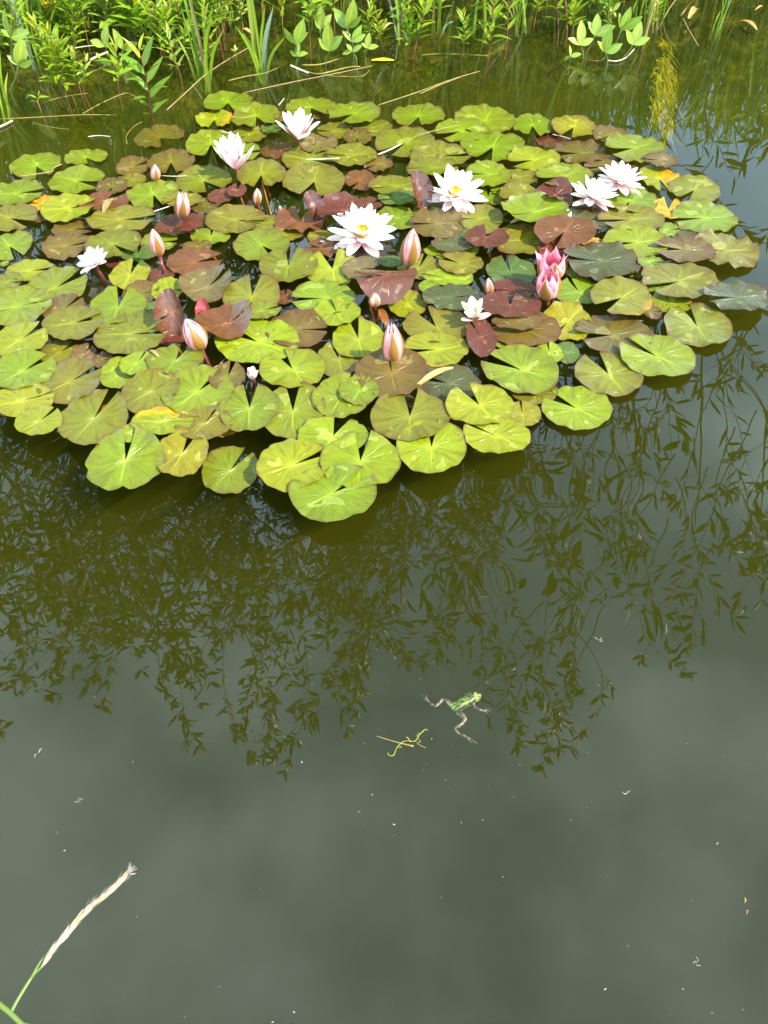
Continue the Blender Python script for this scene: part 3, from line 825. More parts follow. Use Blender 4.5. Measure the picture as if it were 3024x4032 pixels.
 ('E', 130, 728, 372, 226, 40, 9, 'l', 'lime pad cut by the left edge, with a notch to the upper right', {}),
 ('E', 385, 812, 268, 155, 42, 9, 'o', 'small dark olive pad under the glossy olive pad', dict(red=.5)),
 ('E', 545, 825, 170, 130, 60, 6, 't', 'brownish yellow pad tip beside the small dark olive pad', {}),
 ('E', 668, 855, 135, 105, 0, 6, 'b', 'small brown pad below the glossy olive pad', {}),
 ('F', 1500, 490, 256, 190, 140, 4, 'l', 'yellow-green pad with a red left rim, right of the raised maroon leaf', dict(red=.3)),
 ('G', 450, 447, 378, 170, 0, 7, 'd', 'shiny grey-green pad behind the small cream flower', dict(wave=1.7, red=.1)),
 ('F', 955, 455, 412, 238, 183, 7, 'g', 'grey-green pad with a left notch, below centre', {}),
 ('F', 1040, 548, 306, 180, 125, 9, 'l', 'lime pad with a notch on top, overlapping the grey-green one', dict(z=.02)),
 ('F', 775, 660, 384, 256, 0, 4, 'b', 'olive-brown pad behind the big lime pad at centre left', {}),
 ('G', 360, 640, 452, 224, 125, 14, 'o', 'olive-green pad with an upper left notch, below the shiny grey-green pad', {}),
 ('G', 940, 660, 460, 230, 150, 3, 'b', 'olive-brown pad in front of the maroon stack', {}),
 ('G', 890, 606, 335, 110, 200, 3, 'b', 'curled olive-brown pad edge on top of a wider olive-brown pad', dict(z=.026)),
 # --- front rows
 ('E', 150, 930, 444, 242, 38, 10, 'g', 'lime-olive pad at the left edge above the yellow pad', {}),
 ('E', 140, 1125, 432, 215, 20, 5, 'y', 'yellow pad with an orange rim at the left edge', dict(age=.12)),
 ('E', 770, 945, 248, 212, 60, 5, 'l', 'lime pad under a smaller lime one, left front', {}),
 ('E', 893, 880, 224, 156, 60, 5, 'l', 'smaller lime pad with a dry scrap of leaf at its corner', {}),
 ('E', 455, 1000, 434, 282, 30, 10, 'o', 'olive pad with a white squiggle of debris, left front', {}),
 ('E', 1145, 860, 378, 196, 68, 12, 'g', 'lime-olive pad under the leaning big pink bud', {}),
 ('I', 250, 430, 322, 182, 45, 8, 'l', 'lime pad at the left front edge of the raft', {}),
 ('E', 980, 1068, 388, 292, 30, 3, 'o', 'olive pad with a long pale midrib, partly under a lighter pad', {}),
 ('E', 1290, 1065, 484, 325, 42, 10, 'g', 'large yellow-olive pad with an upper right notch, left front', {}),
 ('F', 1050, 858, 290, 304, 110, 10, 'o', 'olive pad with a pointed grey tip, behind the bud pad', {}),
 ('F', 1180, 722, 350, 254, 108, 12, 'l', 'lime pad with upward notch left of the striped pink bud', {}),
 ('F', 520, 740, 548, 296, 158, 14, 'l', 'broad lime pad with a left notch, right of the leaning pink bud', {}),
 ('F', 750, 918, 438, 268, 128, 12, 'l', 'lime pad with a large pale dried patch, centre front', {}),
 ('J', 160, 140, 236, 190, 75, 10, 'b', 'small olive-brown pad left of the tiny withered flower', {}),
 ('J', 585, 365, 434, 360, 97, 14, 'g', 'lime pad with a little green heart at its centre and a pointed lobe', {}),
 ('J', 303, 345, 392, 312, 97, 15, 'g', 'green pad with a whitish dried spot at its front and heart-shaped centre', {}),
 ('F', 1066, 1100, 372, 284, 60, 3, 'g', 'green pad with dried film, partly under a small green pad', {}),
 ('J', 1018, 230, 274, 190, 60, 3, 'g', 'small bright green half-shaded pad in the front centre', {}),
 ('J', 1320, 300, 125, 130, 0, 5, 'b', 'small brown pad corner seen in the notch of the heart pad', {}),
 ('G', 880, 545, 0, 0, 0, 0, 'g', '', {}),
 ('G', 915, 922, 504, 320, 162, 12, 'g', 'big green pad with a left notch, right of the dry leaf', {}),
 ('G', 1000, 1060, 314, 180, 90, 4, 'o', 'olive pad with an orange corner beneath the big green pad', dict(age=.22, zl=-1)),
 ('G', 440, 1010, 428, 254, 168, 12, 'd', 'dark green-grey pad with a dry brown leaf lying over it', dict(red=.3)),
 ('G', 365, 790, 416, 232, 187, 9, 'y', 'yellow-green pad with an orange front edge, right of the striped bud', dict(age=.3)),
 ('F', 1398, 945, 466, 326, 100, 5, 'b', 'olive-brown pad beneath the striped pink bud', dict(red=.4)),
 ('J', 1350, 398, 522, 348, 88, 13, 'o', 'olive heart-shaped pad with a tiny heart at its centre, front centre', {}),
 ('G', 925, 1212, 245, 170, 90, 4, 'y', 'yellow-orange pad between two lime pads, right front', dict(age=.42)),
 ('G', 645, 1155, 458, 272, 123, 13, 'l', 'lime pad with top notch and brown split lower right, right front', {}),
 ('N', 1956, 1717, 272, 147, 150, 5, 'l', 'lime pad with a yellow nibbled front edge beside the open water', dict(age=.15)),
 ('H', 408, 1175, 466, 286, 148, 13, 'l', 'lime pad with thick rim standing alone at the right front', {}),
 ('I', 1060, 432, 410, 150, 0, 4, 'l', 'yellow-green pad with an orange withered right half', dict(age=.5)),
 ('I', 1330, 448, 372, 218, 60, 4, 'o', 'dark olive pad with pale midrib at the left front', {}),
 ('I', 1455, 495, 170, 70, 0, 4, 'k', 'orange strip of dying pad under a dark olive one', dict(age=.95, zl=-1)),
 ('I', 850, 505, 150, 180, 0, 4, 'l', 'lime pad seen behind the notch of the front left pad', {}),
 ('I', 610, 412, 472, 358, 62, 11, 'o', 'big olive pad with a red scrap in its notch, left front', {}),
 ('I', 1190, 640, 352, 308, 68, 14, 'y', 'bright yellow-lime pad right of the front left round pad', dict(age=.08)),
 ('I', 815, 690, 522, 406, 94, 11, 'g', 'round lime-green pad with a top notch, front left beside open water', {}),
 ('J', 175, 752, 386, 310, 50, 11, 'g', 'green pad with a pointed upper right notch, alone in a gap at the front', {}),
 ('J', 850, 522, 476, 236, 73, 14, 'l', 'lime pad behind the front trio with an upward notch', {}),
 ('J', 585, 716, 470, 346, 22, 7, 'l', 'lime pad with red rim left of the foremost pad', {}),
 ('J', 1026, 692, 520, 368, 86, 13, 'l', 'lime pad with a dark top notch behind the foremost pad', {}),
 ('J', 847, 900, 566, 386, 32, 11, 'g', 'foremost lily pad, green with pale water marks and open right notch', {}),
 ('J', 1492, 600, 450, 358, 86, 13, 'l', 'lime heart-shaped pad at the front, right of the foremost pad', {}),
 # --- maroon and raised leaves
 ('A', 1125, 990, 228, 140, 0, 6, 'm', 'glossy maroon leaf lying lowest under the half-open pink bud', dict(z=.006, curl=.3, caxis=60)),
 ('A', 1240, 958, 200, 112, 200, 8, 'm', 'smaller glossy maroon leaf on top, touching the half-open pink bud', dict(z=.03, tilt=(14, 0, 1))),
 ('B', 285, 782, 184, 92, 20, 8, 'm', 'flat purple-maroon young leaf left of the small brown bud', dict(z=.004)),
 ('B', 385, 745, 128, 88, 80, 16, 'm', 'tiny purple-maroon heart-shaped leaf below the tulip-shaped lily', dict(z=.016)),
 ('E', 1055, 310, 182, 118, 82, 12, 'm', 'maroon heart-shaped leaf at the foot of the leaning left bud stalk', dict(z=.008)),
 ('B', 1240, 835, 190, 90, 20, 8, 'm', 'flat dark maroon leaf behind the largest lily', dict(z=.012)),
 ('B', 1070, 875, 330, 150, 200, 5, 'm', 'raised purple-brown leaf behind the largest white lily', dict(z=.035, curl=.35, caxis=100, red=0)),
 ('B', 925, 868, 135, 165, 0, 4, 'm', 'upturned reddish leaf lobe left of the raised purple-brown leaf', dict(up=(58, 160))),
 ('C', 285, 768, 160, 205, 0, 4, 'm', 'upturned grey-brown leaf at the left of the open white lily', dict(up=(62, 150))),
 ('C', 1130, 775, 245, 150, 200, 6, 'm', 'curled maroon leaf left of the paired white lilies', dict(z=.02, curl=.5, caxis=60)),
 ('C', 690, 1050, 296, 142, 62, 20, 'm', 'dark maroon heart-shaped leaf with a pinkish curled lip, centre right', dict(z=.03)),
 ('C', 1150, 1140, 250, 150, 120, 6, 'm', 'deep maroon leaf behind the pink half-open lilies', dict(z=.012)),
 ('C', 1200, 1012, 402, 168, 225, 10, 'r', 'raised fan of red-brown leaf above the deep maroon leaf', dict(z=.035, tilt=(10, 90, 1), red=.2)),
 ('G', 865, 402, 310, 140, 180, 6, 'm', 'red-maroon leaf behind the brown bud tip, top of the maroon stack', dict(z=.012)),
 ('G', 845, 500, 426, 165, 82, 10, 'm', 'broad maroon leaf at the front of the stack by the pink lilies', dict(z=.03)),
 ('G', 655, 712, 196, 254, 140, 5, 'm', 'plain maroon leaf below the small cream flower', dict(z=.02)),
 ('F', 1180, 262, 214, 150, 0, 6, 't', 'brown leaf under the raised maroon leaf near the tall pink bud', dict(z=.02, red=.4)),
 ('F', 1362, 318, 404, 196, 184, 11, 'm', 'raised maroon leaf sheltering a pale bud below the largest lily', dict(z=.055, curl=-.6, caxis=90, brown=1)),
 ('E', 1115, 700, 215, 125, 90, 5, 'm', 'maroon leaf base under the upright leaf by the leaning big bud', dict(z=.012)),
 ('E', 1135, 600, 180, 240, 0, 4, 'r', 'upright folded red-brown leaf left of the leaning big pink bud', dict(up=(60, 95))),
 ('E', 1470, 615, 360, 232, 20, 6, 'r', 'large curled red-brown leaf right of the leaning big pink bud', dict(z=.035, curl=.45, caxis=30, red=.1)),
 ('E', 1335, 545, 95, 120, 0, 4, 'rp', 'pinkish-red upright leaf flap behind the curled red-brown leaf', dict(up=(66, 80))),
 ('I', 690, 345, 60, 80, 0, 4, 'kr', 'small red-orange scrap of leaf in a pad notch at the left front', dict(zl=-1)),
]
TINT['rp'] = (0.30, 0.045, 0.05); REDNESS['rp'] = 0
TINT['kr'] = (0.30, 0.06, 0.012); REDNESS['kr'] = 0

def pad_mesh(rx, ry, notch, half, seed, o):
    """A leaf blade: polar grid with the sinus cut out, scalloped thin rim, rim skirt for thickness."""
    r = random.Random(seed)
    mb = MB()
    n = 46
    rings = [0.14, 0.36, 0.6, 0.8, 0.92, 1.0]
    ph = [r.uniform(0, 6.28) for _ in range(8)]
    wave = o.get('wave', 1.0)
    k1, k2 = r.choice((2, 3)), r.choice((7, 8, 9, 10))
    Rm = (rx + ry) / 2
    sc = Rm / 0.08
    a0 = math.radians(half); a1 = 2 * math.pi - a0
    curl, cax = o.get('curl', 0), math.radians(o.get('caxis', 0)) - notch
    cn, sn = math.cos(notch), math.sin(notch)
    bites = [(r.uniform(0, 6.28), r.uniform(0.05, 0.13), r.uniform(0.03, 0.09)) for _ in range(r.choice((0, 0, 1, 2, 3)))]
    fold, fa = r.uniform(0, 0.005) * wave, r.uniform(0, 6.28)
    skew = r.uniform(-0.12, 0.12)
    lobe = r.uniform(-0.0005, 0.006)
    rimlift = o.get('rim', 0.0022) * sc
    def P(f, th):
        q = (th - a0) / (a1 - a0)
        edge = min(q, 1 - q) * (a1 - a0)
        out = 1 + 0.022 * math.sin(2 * th + ph[0]) + 0.018 * math.sin(3 * th + ph[1]) + 0.012 * math.sin(5 * th + ph[2]) + 0.009 * wave * math.sin(k2 * th + ph[3])
        out *= 1 + 0.05 * math.exp(-(edge / 0.22) ** 2)                # lobes drawn out to points
        for ba, bw, bd in bites: out -= bd * math.exp(-((th - ba) / bw) ** 2)    # nibbled edge
        thb = th + (skew * 0.5 + 0.05 * math.sin(th * 2 + ph[6])) * (1 - f) * 0.4
        rr = f * out
        x, y = rr * math.cos(thb), rr * math.sin(thb)
        X, Y = x * cn - y * sn, x * sn + y * cn
        z = rimlift * f ** 5
        z += sc * 0.0032 * wave * f ** 2 * math.sin(k1 * th + ph[4])
        z += sc * 0.0024 * wave * f ** 6 * math.sin(k2 * th + ph[5]) + sc * 0.0019 * wave * f ** 8 * math.sin((k2 + 5) * th + ph[7])
        z -= sc * 0.002 * math.exp(-(f / 0.18) ** 2)                  # dimple at the stalk
        z += sc * fold * f ** 2 * math.exp(-(math.sin((th - fa) / 2) / 0.28) ** 2)   # one buckled sector
        z -= sc * 0.0012 * math.exp(-((math.pi - th) / 0.09) ** 2) * f * (1 - f) * 4   # midrib groove
        z += sc * lobe * f ** 2 * math.exp(-(edge / 0.5) ** 2)                # lobes lift beside the notch
        if curl:
            t = x * math.cos(cax) + y * math.sin(cax)
            z += curl * Rm * (t * t - 0.15)
        return (X * rx, Y * ry, z), (x * 0.5 + 0.5, y * 0.5 + 0.5)
    c = mb.vert((0, 0, -sc * 0.002), (0.5, 0.5))
    idx = []
    for f in rings:
        row = []
        for j in range(n + 1):
            th = a0 + (a1 - a0) * j / n
            p, uv = P(f, th)
            row.append(mb.vert(p, uv))
        idx.append(row)
    for j in range(n):
        mb.face(c, idx[0][j], idx[0][j + 1])
        for i in range(len(rings) - 1):
            mb.face(idx[i][j], idx[i + 1][j], idx[i + 1][j + 1], idx[i][j + 1])
    # skirt
    loop = [c] + [idx[i][0] for i in range(len(rings))] + [idx[-1][j] for j in range(1, n + 1)] + [idx[i][n] for i in range(len(rings) - 2, -1, -1)]
    top = [mb.vert(mb.v[i], mb.uv[i]) for i in loop]
    low = [mb.vert((mb.v[i][0] * 0.985, mb.v[i][1] * 0.985, mb.v[i][2] - 0.0016), mb.uv[i]) for i in loop]
    m = len(loop)
    for i in range(m):
        mb.face(top[i], low[i], low[(i + 1) % m], top[(i + 1) % m])
    return mb

PAD_AT = []
def build_pads():
    placed = []
    for i, (cr, x, y, w, h, na, half, tint, label, o) in enumerate(PADS):
        if w == 0: continue
        r = random.Random(1000 + i)
        def geom(z):
            u, v = nat(cr, x, y); s = CROPS[cr][2]
            c = on_plane(u, v, z)
            a = (on_plane(u + w / 2 / s, v, z) - on_plane(u - w / 2 / s, v, z)).x / 2
            pt, pb = on_plane(u, v - h / 2 / s, z), on_plane(u, v + h / 2 / s, z)
            ry = (pt.y - pb.y) / 2
            c.y = (pt.y + pb.y) / 2
            shear = (pt.x - pb.x) / max(1e-6, pt.y - pb.y)
            rx = math.sqrt(max((a * 0.55) ** 2, a * a - (shear * ry) ** 2))
            return c, rx, ry
        z0 = 0.0035
        c, rx, ry = geom(z0)
        if 'z' in o:
            z = o['z'] if o['z'] < 0.004 else o['z'] * H / 1.2
        else:
            lay = 0
            for (pc, prx, pry, pl) in placed:
                d = math.hypot((c.x - pc.x) / (rx + prx), (c.y - pc.y) / (ry + pry))
                if d < 0.97: lay = max(lay, pl + 1)
            if 'zl' in o: lay = 0
            lay = min(lay, 9)
            placed.append((c, rx, ry, lay))
            z = z0 + 0.0036 * lay
        if 'up' in o:                                                  # a leaf standing on edge
            tilt, face = o['up']
            u, v = nat(cr, x, y + h / 2); s = CROPS[cr][2]
            base = on_plane(u, v, 0.004)
            top = at_y(*nat(cr, x, y - h / 2), base.y + 0.01)
            hh = top.z / math.sin(R(tilt)) / 2
            ww = w / s * px_size(u, v) / 2
            mb = pad_mesh(ww, hh, R(200 + r.uniform(-20, 20)), 4, 1000 + i, dict(o, curl=0.45, caxis=0, wave=1.6))
            ob = mb.build('lily_pad', M['pad'])
            q = Quaternion((1, 0, 0), R(tilt))
            q = Quaternion((0, 0, 1), R(face - 90) * 0.6) @ q
            ob.rotation_mode = 'QUATERNION'; ob.rotation_quaternion = q
            ob.location = base + q @ Vector((0, hh, 0))
        else:
            c, rx, ry = geom(z)
            if h > 60 and 'z' not in o:
                ry = min(max(ry, rx * 0.62), rx * 1.25)
            asp = (h / w) / max(1e-6, ry / rx)
            nw = math.atan2(math.sin(R(na)) / asp, math.cos(R(na)))
            mb = pad_mesh(rx, ry, nw, max(3, half * 0.9), 1000 + i, o)
            ob = mb.build('lily_pad', M['pad'])
            ob.location = c
            t = o.get('tilt')
            ax, ay = (r.gauss(0, 0.9), r.gauss(0, 0.9))
            if t:
                ax = t[0] * math.sin(R(t[1])); ay = -t[0] * math.cos(R(t[1]))
            ob.rotation_euler = (R(ax), R(ay), 0)
            if t or z > 0.01 and 'z' in o:                             # leaf held above the water: its stalk shows
                sb = MB()
                sb.tube(spline([(0, 0, -0.002), (0.004, 0.004, -z * 0.6), (0.02, -0.012, -z - 0.05), (0.05, -0.02, -z - 0.2)], 8), [0.0035] * 8, 6)
                sb.build('stalk', M['petiole'], ob)
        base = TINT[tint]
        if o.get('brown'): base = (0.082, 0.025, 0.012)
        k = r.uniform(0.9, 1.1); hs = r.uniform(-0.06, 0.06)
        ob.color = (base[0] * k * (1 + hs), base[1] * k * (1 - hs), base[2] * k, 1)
        ob['red'] = float(min(1, max(0, o.get('red', REDNESS[tint] + r.uniform(-0.08, 0.12)))))
        ob['ageing'] = float(o.get('age', 0.0))
        tag(ob, label, 'lily pad', 'water lily pads floating in the raft')
build_pads()

# ------------------------------------------------------------------ water lilies
def petal_mesh(name, mat, prof, wid, cup, seed, n=5):
    """prof: (r, z) along the petal; wid: half widths; cup: how strongly the edges rise towards the axis."""
    r = random.Random(seed)
    mb = MB()
    m = len(prof)
    tw = r.uniform(-0.12, 0.12); ed = r.uniform(0, 6.28)
    rows, uvs = [], []
    for i in range(m):
        a, b = prof[max(0, i - 1)], prof[min(m - 1, i + 1)]
        tr, tz = b[0] - a[0], b[1] - a[1]
        l = math.hypot(tr, tz) or 1
        nr, nz = -tz / l, tr / l                                       # normal towards the axis / up
        t = i / (m - 1)
        row, uv = [], []
        for j in range(n):
            s = -1 + 2 * j / (n - 1)
            off = cup * wid[i] * s * s + 0.06 * wid[i] * math.sin(ed + 5 * t + 2 * s) + tw * wid[i] * s * t
            row.append((prof[i][0] + nr * off, wid[i] * s, prof[i][1] + nz * off))
            uv.append(((s + 1) / 2, t))
        rows.append(row); uvs.append(uv)
    mb.grid(rows, uvs)
    return mb.mesh(name, mat)

def open_petal(name, mat, L, Wd, e0, e1, cup, seed, r0=0.004, n=11):
    prof, wid = [], []
    r, z = r0, 0.0
    for i in range(n):
        t = i / (n - 1)
        prof.append((r, z))
        wid.append(Wd * max(0.03, math.sin(math.pi * (0.07 + 0.93 * t ** 1.02)) ** 0.52))
        e = R(e0 + (e1 - e0) * t)
        r += math.cos(e) * L / (n - 1); z += math.sin(e) * L / (n - 1)
    return petal_mesh(name, mat, prof, wid, cup, seed)

def stamens(parent, n, L, e_lo, e_hi, seed, z0=0.004):
    r = random.Random(seed)
    mb = MB()
    for i in range(n):
        a = i * 2.399; e = R(e_lo + (e_hi - e_lo) * (i / n)); l = L * r.uniform(0.75, 1.05)
        d = Vector((math.cos(a) * math.cos(e), math.sin(a) * math.cos(e), math.sin(e)))
        s = Vector((-math.sin(a), math.cos(a), 0)) * L * 0.075
        p0 = Vector((math.cos(a), math.sin(a), 0)) * L * 0.25 + Vector((0, 0, z0))
        p1 = p0 + d * l * 0.6; p2 = p0 + d * l + Vector((-math.cos(a), -math.sin(a), 0)) * l * 0.22
        mb.grid([[p0 - s, p0 + s], [p1 - s * 1.2, p1 + s * 1.2], [p2 - s * 0.35, p2 + s * 0.35]])
    o = mb.build('stamens', M['stamen'], parent)
    o['kind'] = 'stuff'

def flower(cr, x, y, half_px, rings, label, z=0.01, lean=(0, 0), spin=0.0, stam=None, seed=1, stalk=True, squash=1.0):
    """rings: (part name, material, how many, length and half width as shares of the half size, start and end elevation, cup, phase)."""
    r = random.Random(seed)
    u, v = nat(cr, x, y)
    p = on_plane(u, v, z)
    size = half_px / CROPS[cr][2] * px_size(u, v, z)
    root = empty('water_lily', p)
    root.rotation_mode = 'QUATERNION'
    ax = Vector((-math.sin(R(lean[1])), math.cos(R(lean[1])), 0))
    root.rotation_quaternion = Quaternion(ax, R(lean[0])) @ Quaternion((0, 0, 1), R(spin))
    tag(root, label, 'water lily', 'water lilies in flower')
    for k, (nm, mat, n, L, Wd, e0, e1, cup, ph) in enumerate(rings):
        data = [open_petal(nm, M[mat], size * L * r.uniform(0.95, 1.03), size * Wd, e0 + r.uniform(-4, 4), e1 + r.uniform(-6, 6), cup, seed * 31 + k * 7 + q) for q in range(3)]
        for i in range(n):
            o = put(nm, data[i % 3], root)
            o.rotation_euler = (R(r.gauss(0, 3)), R(r.gauss(0, 4.0)), R(ph + 360 * i / n + r.gauss(0, 4)))
            o.location = (0, 0, 0.0015 * k)
            o.scale = (r.uniform(0.93, 1.06), r.uniform(0.92, 1.08), 1)
    if stam: stamens(root, stam[0], size * stam[1], stam[2], stam[3], seed, size * 0.04)
    if stalk:
        sb = MB()
        inv = root.rotation_quaternion.inverted()
        sb.tube(spline([inv @ Vector(q) for q in ((0, 0, 0.004), (0.003, 0.0, -z * 0.8), (0.015, 0.01, -z - 0.06), (0.05, 0.02, -z - 0.22))], 8), [0.0048] * 8, 7)
        sb.build('stalk', M['stalk_red'], root)
    return root

def bud(cr, bx, by, tx, ty, w, label, cat='water lily bud', open_=0.0, pet='budpink', sep='sepal', seed=1, z=0.006, dy=0.0, nsep=4, stalk_to=None, spin=20):
    r = random.Random(seed)
    u, v = nat(cr, bx, by)
    b = on_plane(u, v, z)
    t = at_y(*nat(cr, tx, ty), b.y + dy)
    axis = t - b; L = axis.length
    Rr = w / CROPS[cr][2] * px_size(u, v) / 2
    root = empty('water_lily_bud', b)
    root.rotation_mode = 'QUATERNION'
    root.rotation_quaternion = axis.to_track_quat('Z', 'Y') @ Quaternion((0, 0, 1), R(spin))
    tag(root, label, cat, 'water lily buds among the pads')
    def layer(nm, mat, n, rad, ang, lo, hi, flare, ph, jit):
        for i in range(n):
            prof, wid = [], []
            m = 10
            hh = hi * r.uniform(0.97, 1.0)
            fl = flare * r.uniform(0.6, 1.3)
            for k in range(m):
                q = k / (m - 1); s = lo + (hh - lo) * q
                rr = rad * max(0.12, math.sin(math.pi * min(1, 0.08 + 0.92 * s ** 0.82)) ** 0.72 if s < 0.995 else 0.06)
                taper = 1.0 if q < 0.35 else max(0.02, 1 - ((q - 0.35) / 0.65) ** 1.8)
                prof.append((rr + fl * rad * q ** 3, s * L))
                wid.append(max(rad * 0.02, rr * math.sin(R(ang)) * taper))
            mb_me = petal_mesh(nm, M[mat], prof, wid, 0.52, seed * 13 + i, 7)
            o = put(nm, mb_me, root)
            o.rotation_euler = (0, 0, R(ph + 360 * i / n + r.gauss(0, jit)))
    layer('petal', pet, 6, Rr * 0.74, 52, 0.06, 1.0, open_, 0, 5)
    layer('petal', pet, 4, Rr * 0.86, 62, 0.03, 0.985, open_ * 0.9, 45, 4)
    layer('sepal', sep, nsep, Rr * 1.0, 46, 0.0, 0.93, open_ * 0.5, 0, 4)
    sb = MB()
    inv = root.rotation_quaternion.inverted()
    if stalk_to:
        q = at_y(*nat(cr, *stalk_to), b.y - 0.01) - b
        pts = [(0, 0, 0.004), q * 0.5, q, q + Vector((0.02, 0.02, -0.15))]
    else:
        pts = [(0, 0, 0.004), (0.002, 0, -z), (0.012, 0.015, -0.07), (0.04, 0.04, -0.24)]
    sb.tube(spline([inv @ Vector(q) for q in pts], 9), [0.0052] * 9, 7)
    sb.build('stalk', M['stalk_red'], root)
    return root

OPEN = lambda a, b: [('sepal', b, 4, 0.96, 0.175, -8, 0, 0.22, 20), ('petal', b, 6, 1.0, 0.165, 0, 8, 0.28, 0), ('petal', a, 7, 1.0, 0.165, 12, 26, 0.32, 24),
                     ('petal', a, 7, 0.93, 0.155, 24, 42, 0.36, 5), ('petal', a, 7, 0.74, 0.125, 34, 52, 0.4, 30), ('petal', a, 5, 0.48, 0.085, 42, 60, 0.45, 10)]
flower('B', 1200, 1050, 232, OPEN('white', 'blush'), 'largest fully open white water lily with yellow stamens, reflected in dark water', 0.014, (4, -90), 8, (70, 0.34, 48, 88), 11)
flower('C', 482, 790, 208, OPEN('white', 'blush'), 'open white water lily standing against an upturned grey-brown leaf', 0.022, (6, -90), 0, (70, 0.34, 48, 88), 12)
flower('D', 688, 700, 162, OPEN('white', 'blush'), 'rear one of two touching white water lilies at the right', 0.03, (5, 40), 30, (60, 0.32, 48, 88), 13)
flower('D', 512, 800, 160, OPEN('white', 'blush'), 'front one of two touching white water lilies, beside a curled maroon leaf', 0.022, (9, 10), 12, (30, 0.2, 50, 86), 14)
flower('B', 785, 415, 128, [('sepal', 'sepal', 4, 1.2, 0.2, 52, 60, 0.3, 45), ('petal', 'white', 6, 1.42, 0.24, 40, 54, 0.38, 0), ('petal', 'white', 7, 1.42, 0.23, 52, 68, 0.4, 25), ('petal', 'white', 5, 1.25, 0.19, 64, 80, 0.4, 8)],
       'white cup-shaped water lily near the back of the raft', 0.022, (2, 0), 10, (20, 0.3, 60, 86), 15)
flower('B', 385, 612, 118, [('sepal', 'sepal', 3, 1.2, 0.19, 60, 74, 0.3, 200), ('petal', 'blush', 6, 1.7, 0.25, 46, 64, 0.4, 12), ('petal', 'blush', 6, 1.85, 0.27, 58, 74, 0.45, 42), ('petal', 'white', 5, 1.8, 0.22, 74, 86, 0.45, 5)],
       'blush white tulip-shaped water lily with a pink base', 0.022, (3, 180), 0, None, 16)
flower('A', 625, 1232, 112, [('sepal', 'wilted', 3, 0.8, 0.2, 0, -10, 0.2, 100), ('petal', 'white', 6, 1.1, 0.30, 10, 30, 0.35, 0), ('petal', 'white', 5, 1.0, 0.30, 36, 62, 0.4, 30), ('petal', 'white', 3, 0.8, 0.24, 60, 80, 0.4, 70)],
       'small wilted white water lily flopped on its side at the left', 0.03, (24, 175), 0, None, 17)
flower('G', 602, 585, 122, [('sepal', 'wilted', 3, 0.95, 0.26, 18, 40, 0.3, -20), ('petal', 'cream', 5, 1.15, 0.27, 50, 66, 0.42, 18), ('petal', 'cream', 4, 0.95, 0.22, 60, 80, 0.45, 50)],
       'small cream half-open water lily between a maroon leaf and shiny grey pad', 0.02, (4, 180), 10, None, 18)
bud('G', 1112, 335, 1108, 160, 172, 'rear pink half-open water lily, taller of the touching pink pair', cat='water lily', open_=1.25, pet='rosy', seed=19, z=0.03, spin=10)
bud('G', 1092, 452, 1096, 275, 160, 'front pink half-open water lily, lower of the touching pink pair', cat='water lily', open_=0.8, pet='rosy', seed=20, z=0.022, spin=-25)
bud('A', 1018, 682, 1012, 573, 66, 'small orange-brown bud standing in front of the back left pads', pet='budpink', seed=31)
bud('A', 1186, 922, 1196, 755, 100, 'half-open blush bud standing on glossy maroon leaves', open_=0.42, pet='blush', seed=32, z=0.03)
bud('A', 1042, 1172, 996, 995, 92, 'pink bud leaning left above its own maroon heart-shaped leaf', seed=33, z=0.045, stalk_to=(1066, 1250))
bud('B', 518, 836, 520, 730, 62, 'small brownish bud alone in the dark gap by the orange stalk', seed=34)
bud('B', 1505, 1232, 1538, 995, 134, 'tallest pink bud with olive sepals, right of the largest white lily', seed=35, z=0.02)
bud('E', 1318, 785, 1212, 588, 150, 'fat pink bud leaning left between upright red-brown leaves', seed=36, z=0.03, stalk_to=(1326, 815))
bud('F', 1410, 866, 1396, 618, 140, 'pink and white striped bud rising from an olive-brown pad', open_=0.16, seed=37, z=0.02, spin=0)
bud('C', 1224, 930, 1222, 865, 46, 'tiny white bud tip below the paired white lilies', pet='white', sep='cream', seed=38)
bud('G', 706, 432, 702, 320, 64, 'small closed brown bud beside the maroon stack of leaves', seed=39)
bud('F', 1286, 505, 1288, 420, 90, 'pale bud sheltered beneath the raised maroon leaf', pet='cream', seed=40)
flower('F', 490, 985, 50, [('petal', 'wilted', 5, 1.7, 0.5, 60, 84, 0.5, 0), ('petal', 'white', 4, 1.9, 0.5, 66, 100, 0.55, 40)],
       'tiny withered pinkish flower head in a dark gap at the front left', 0.012, (6, 0), 0, None, 41)

# ------------------------------------------------------------------ plants on the far bank
def leaf_mesh(name, wr, droop, fold, n=6, peak=0.35):
    """Unit leaf along +Y, upper side +Z; wr = half width."""
    mb = MB(); rows, uvs = [], []
    for i in range(n):
        t = i / (n - 1)
        w = wr * max(0.03, math.sin(math.pi * t ** (math.log(0.5) / math.log(peak))) ** 0.85) if 0 < t < 1 else wr * 0.05
        z = -droop * t * t
        rows.append([(-w, t, z + fold * w), (0, t, z), (w, t, z + fold * w)])
        uvs.append([(0, t), (0.5, t), (1, t)])
    mb.grid(rows, uvs)
    return mb.mesh(name, M['blade'])
LANCE = [leaf_mesh('leaf', 0.125, d, 0.35) for d in (0.06, 0.2, 0.32)]
LEAFLET = [leaf_mesh('leaflet', 0.235, d, 0.3, 7, 0.48) for d in (0.02, 0.10, 0.18)]

def frame(d, n):
    d = d.normalized(); s = d.cross(n)
    if s.length < 1e-4: s = d.orthogonal()
    s.normalize(); n = s.cross(d)
    return Matrix((s, d, n)).transposed()

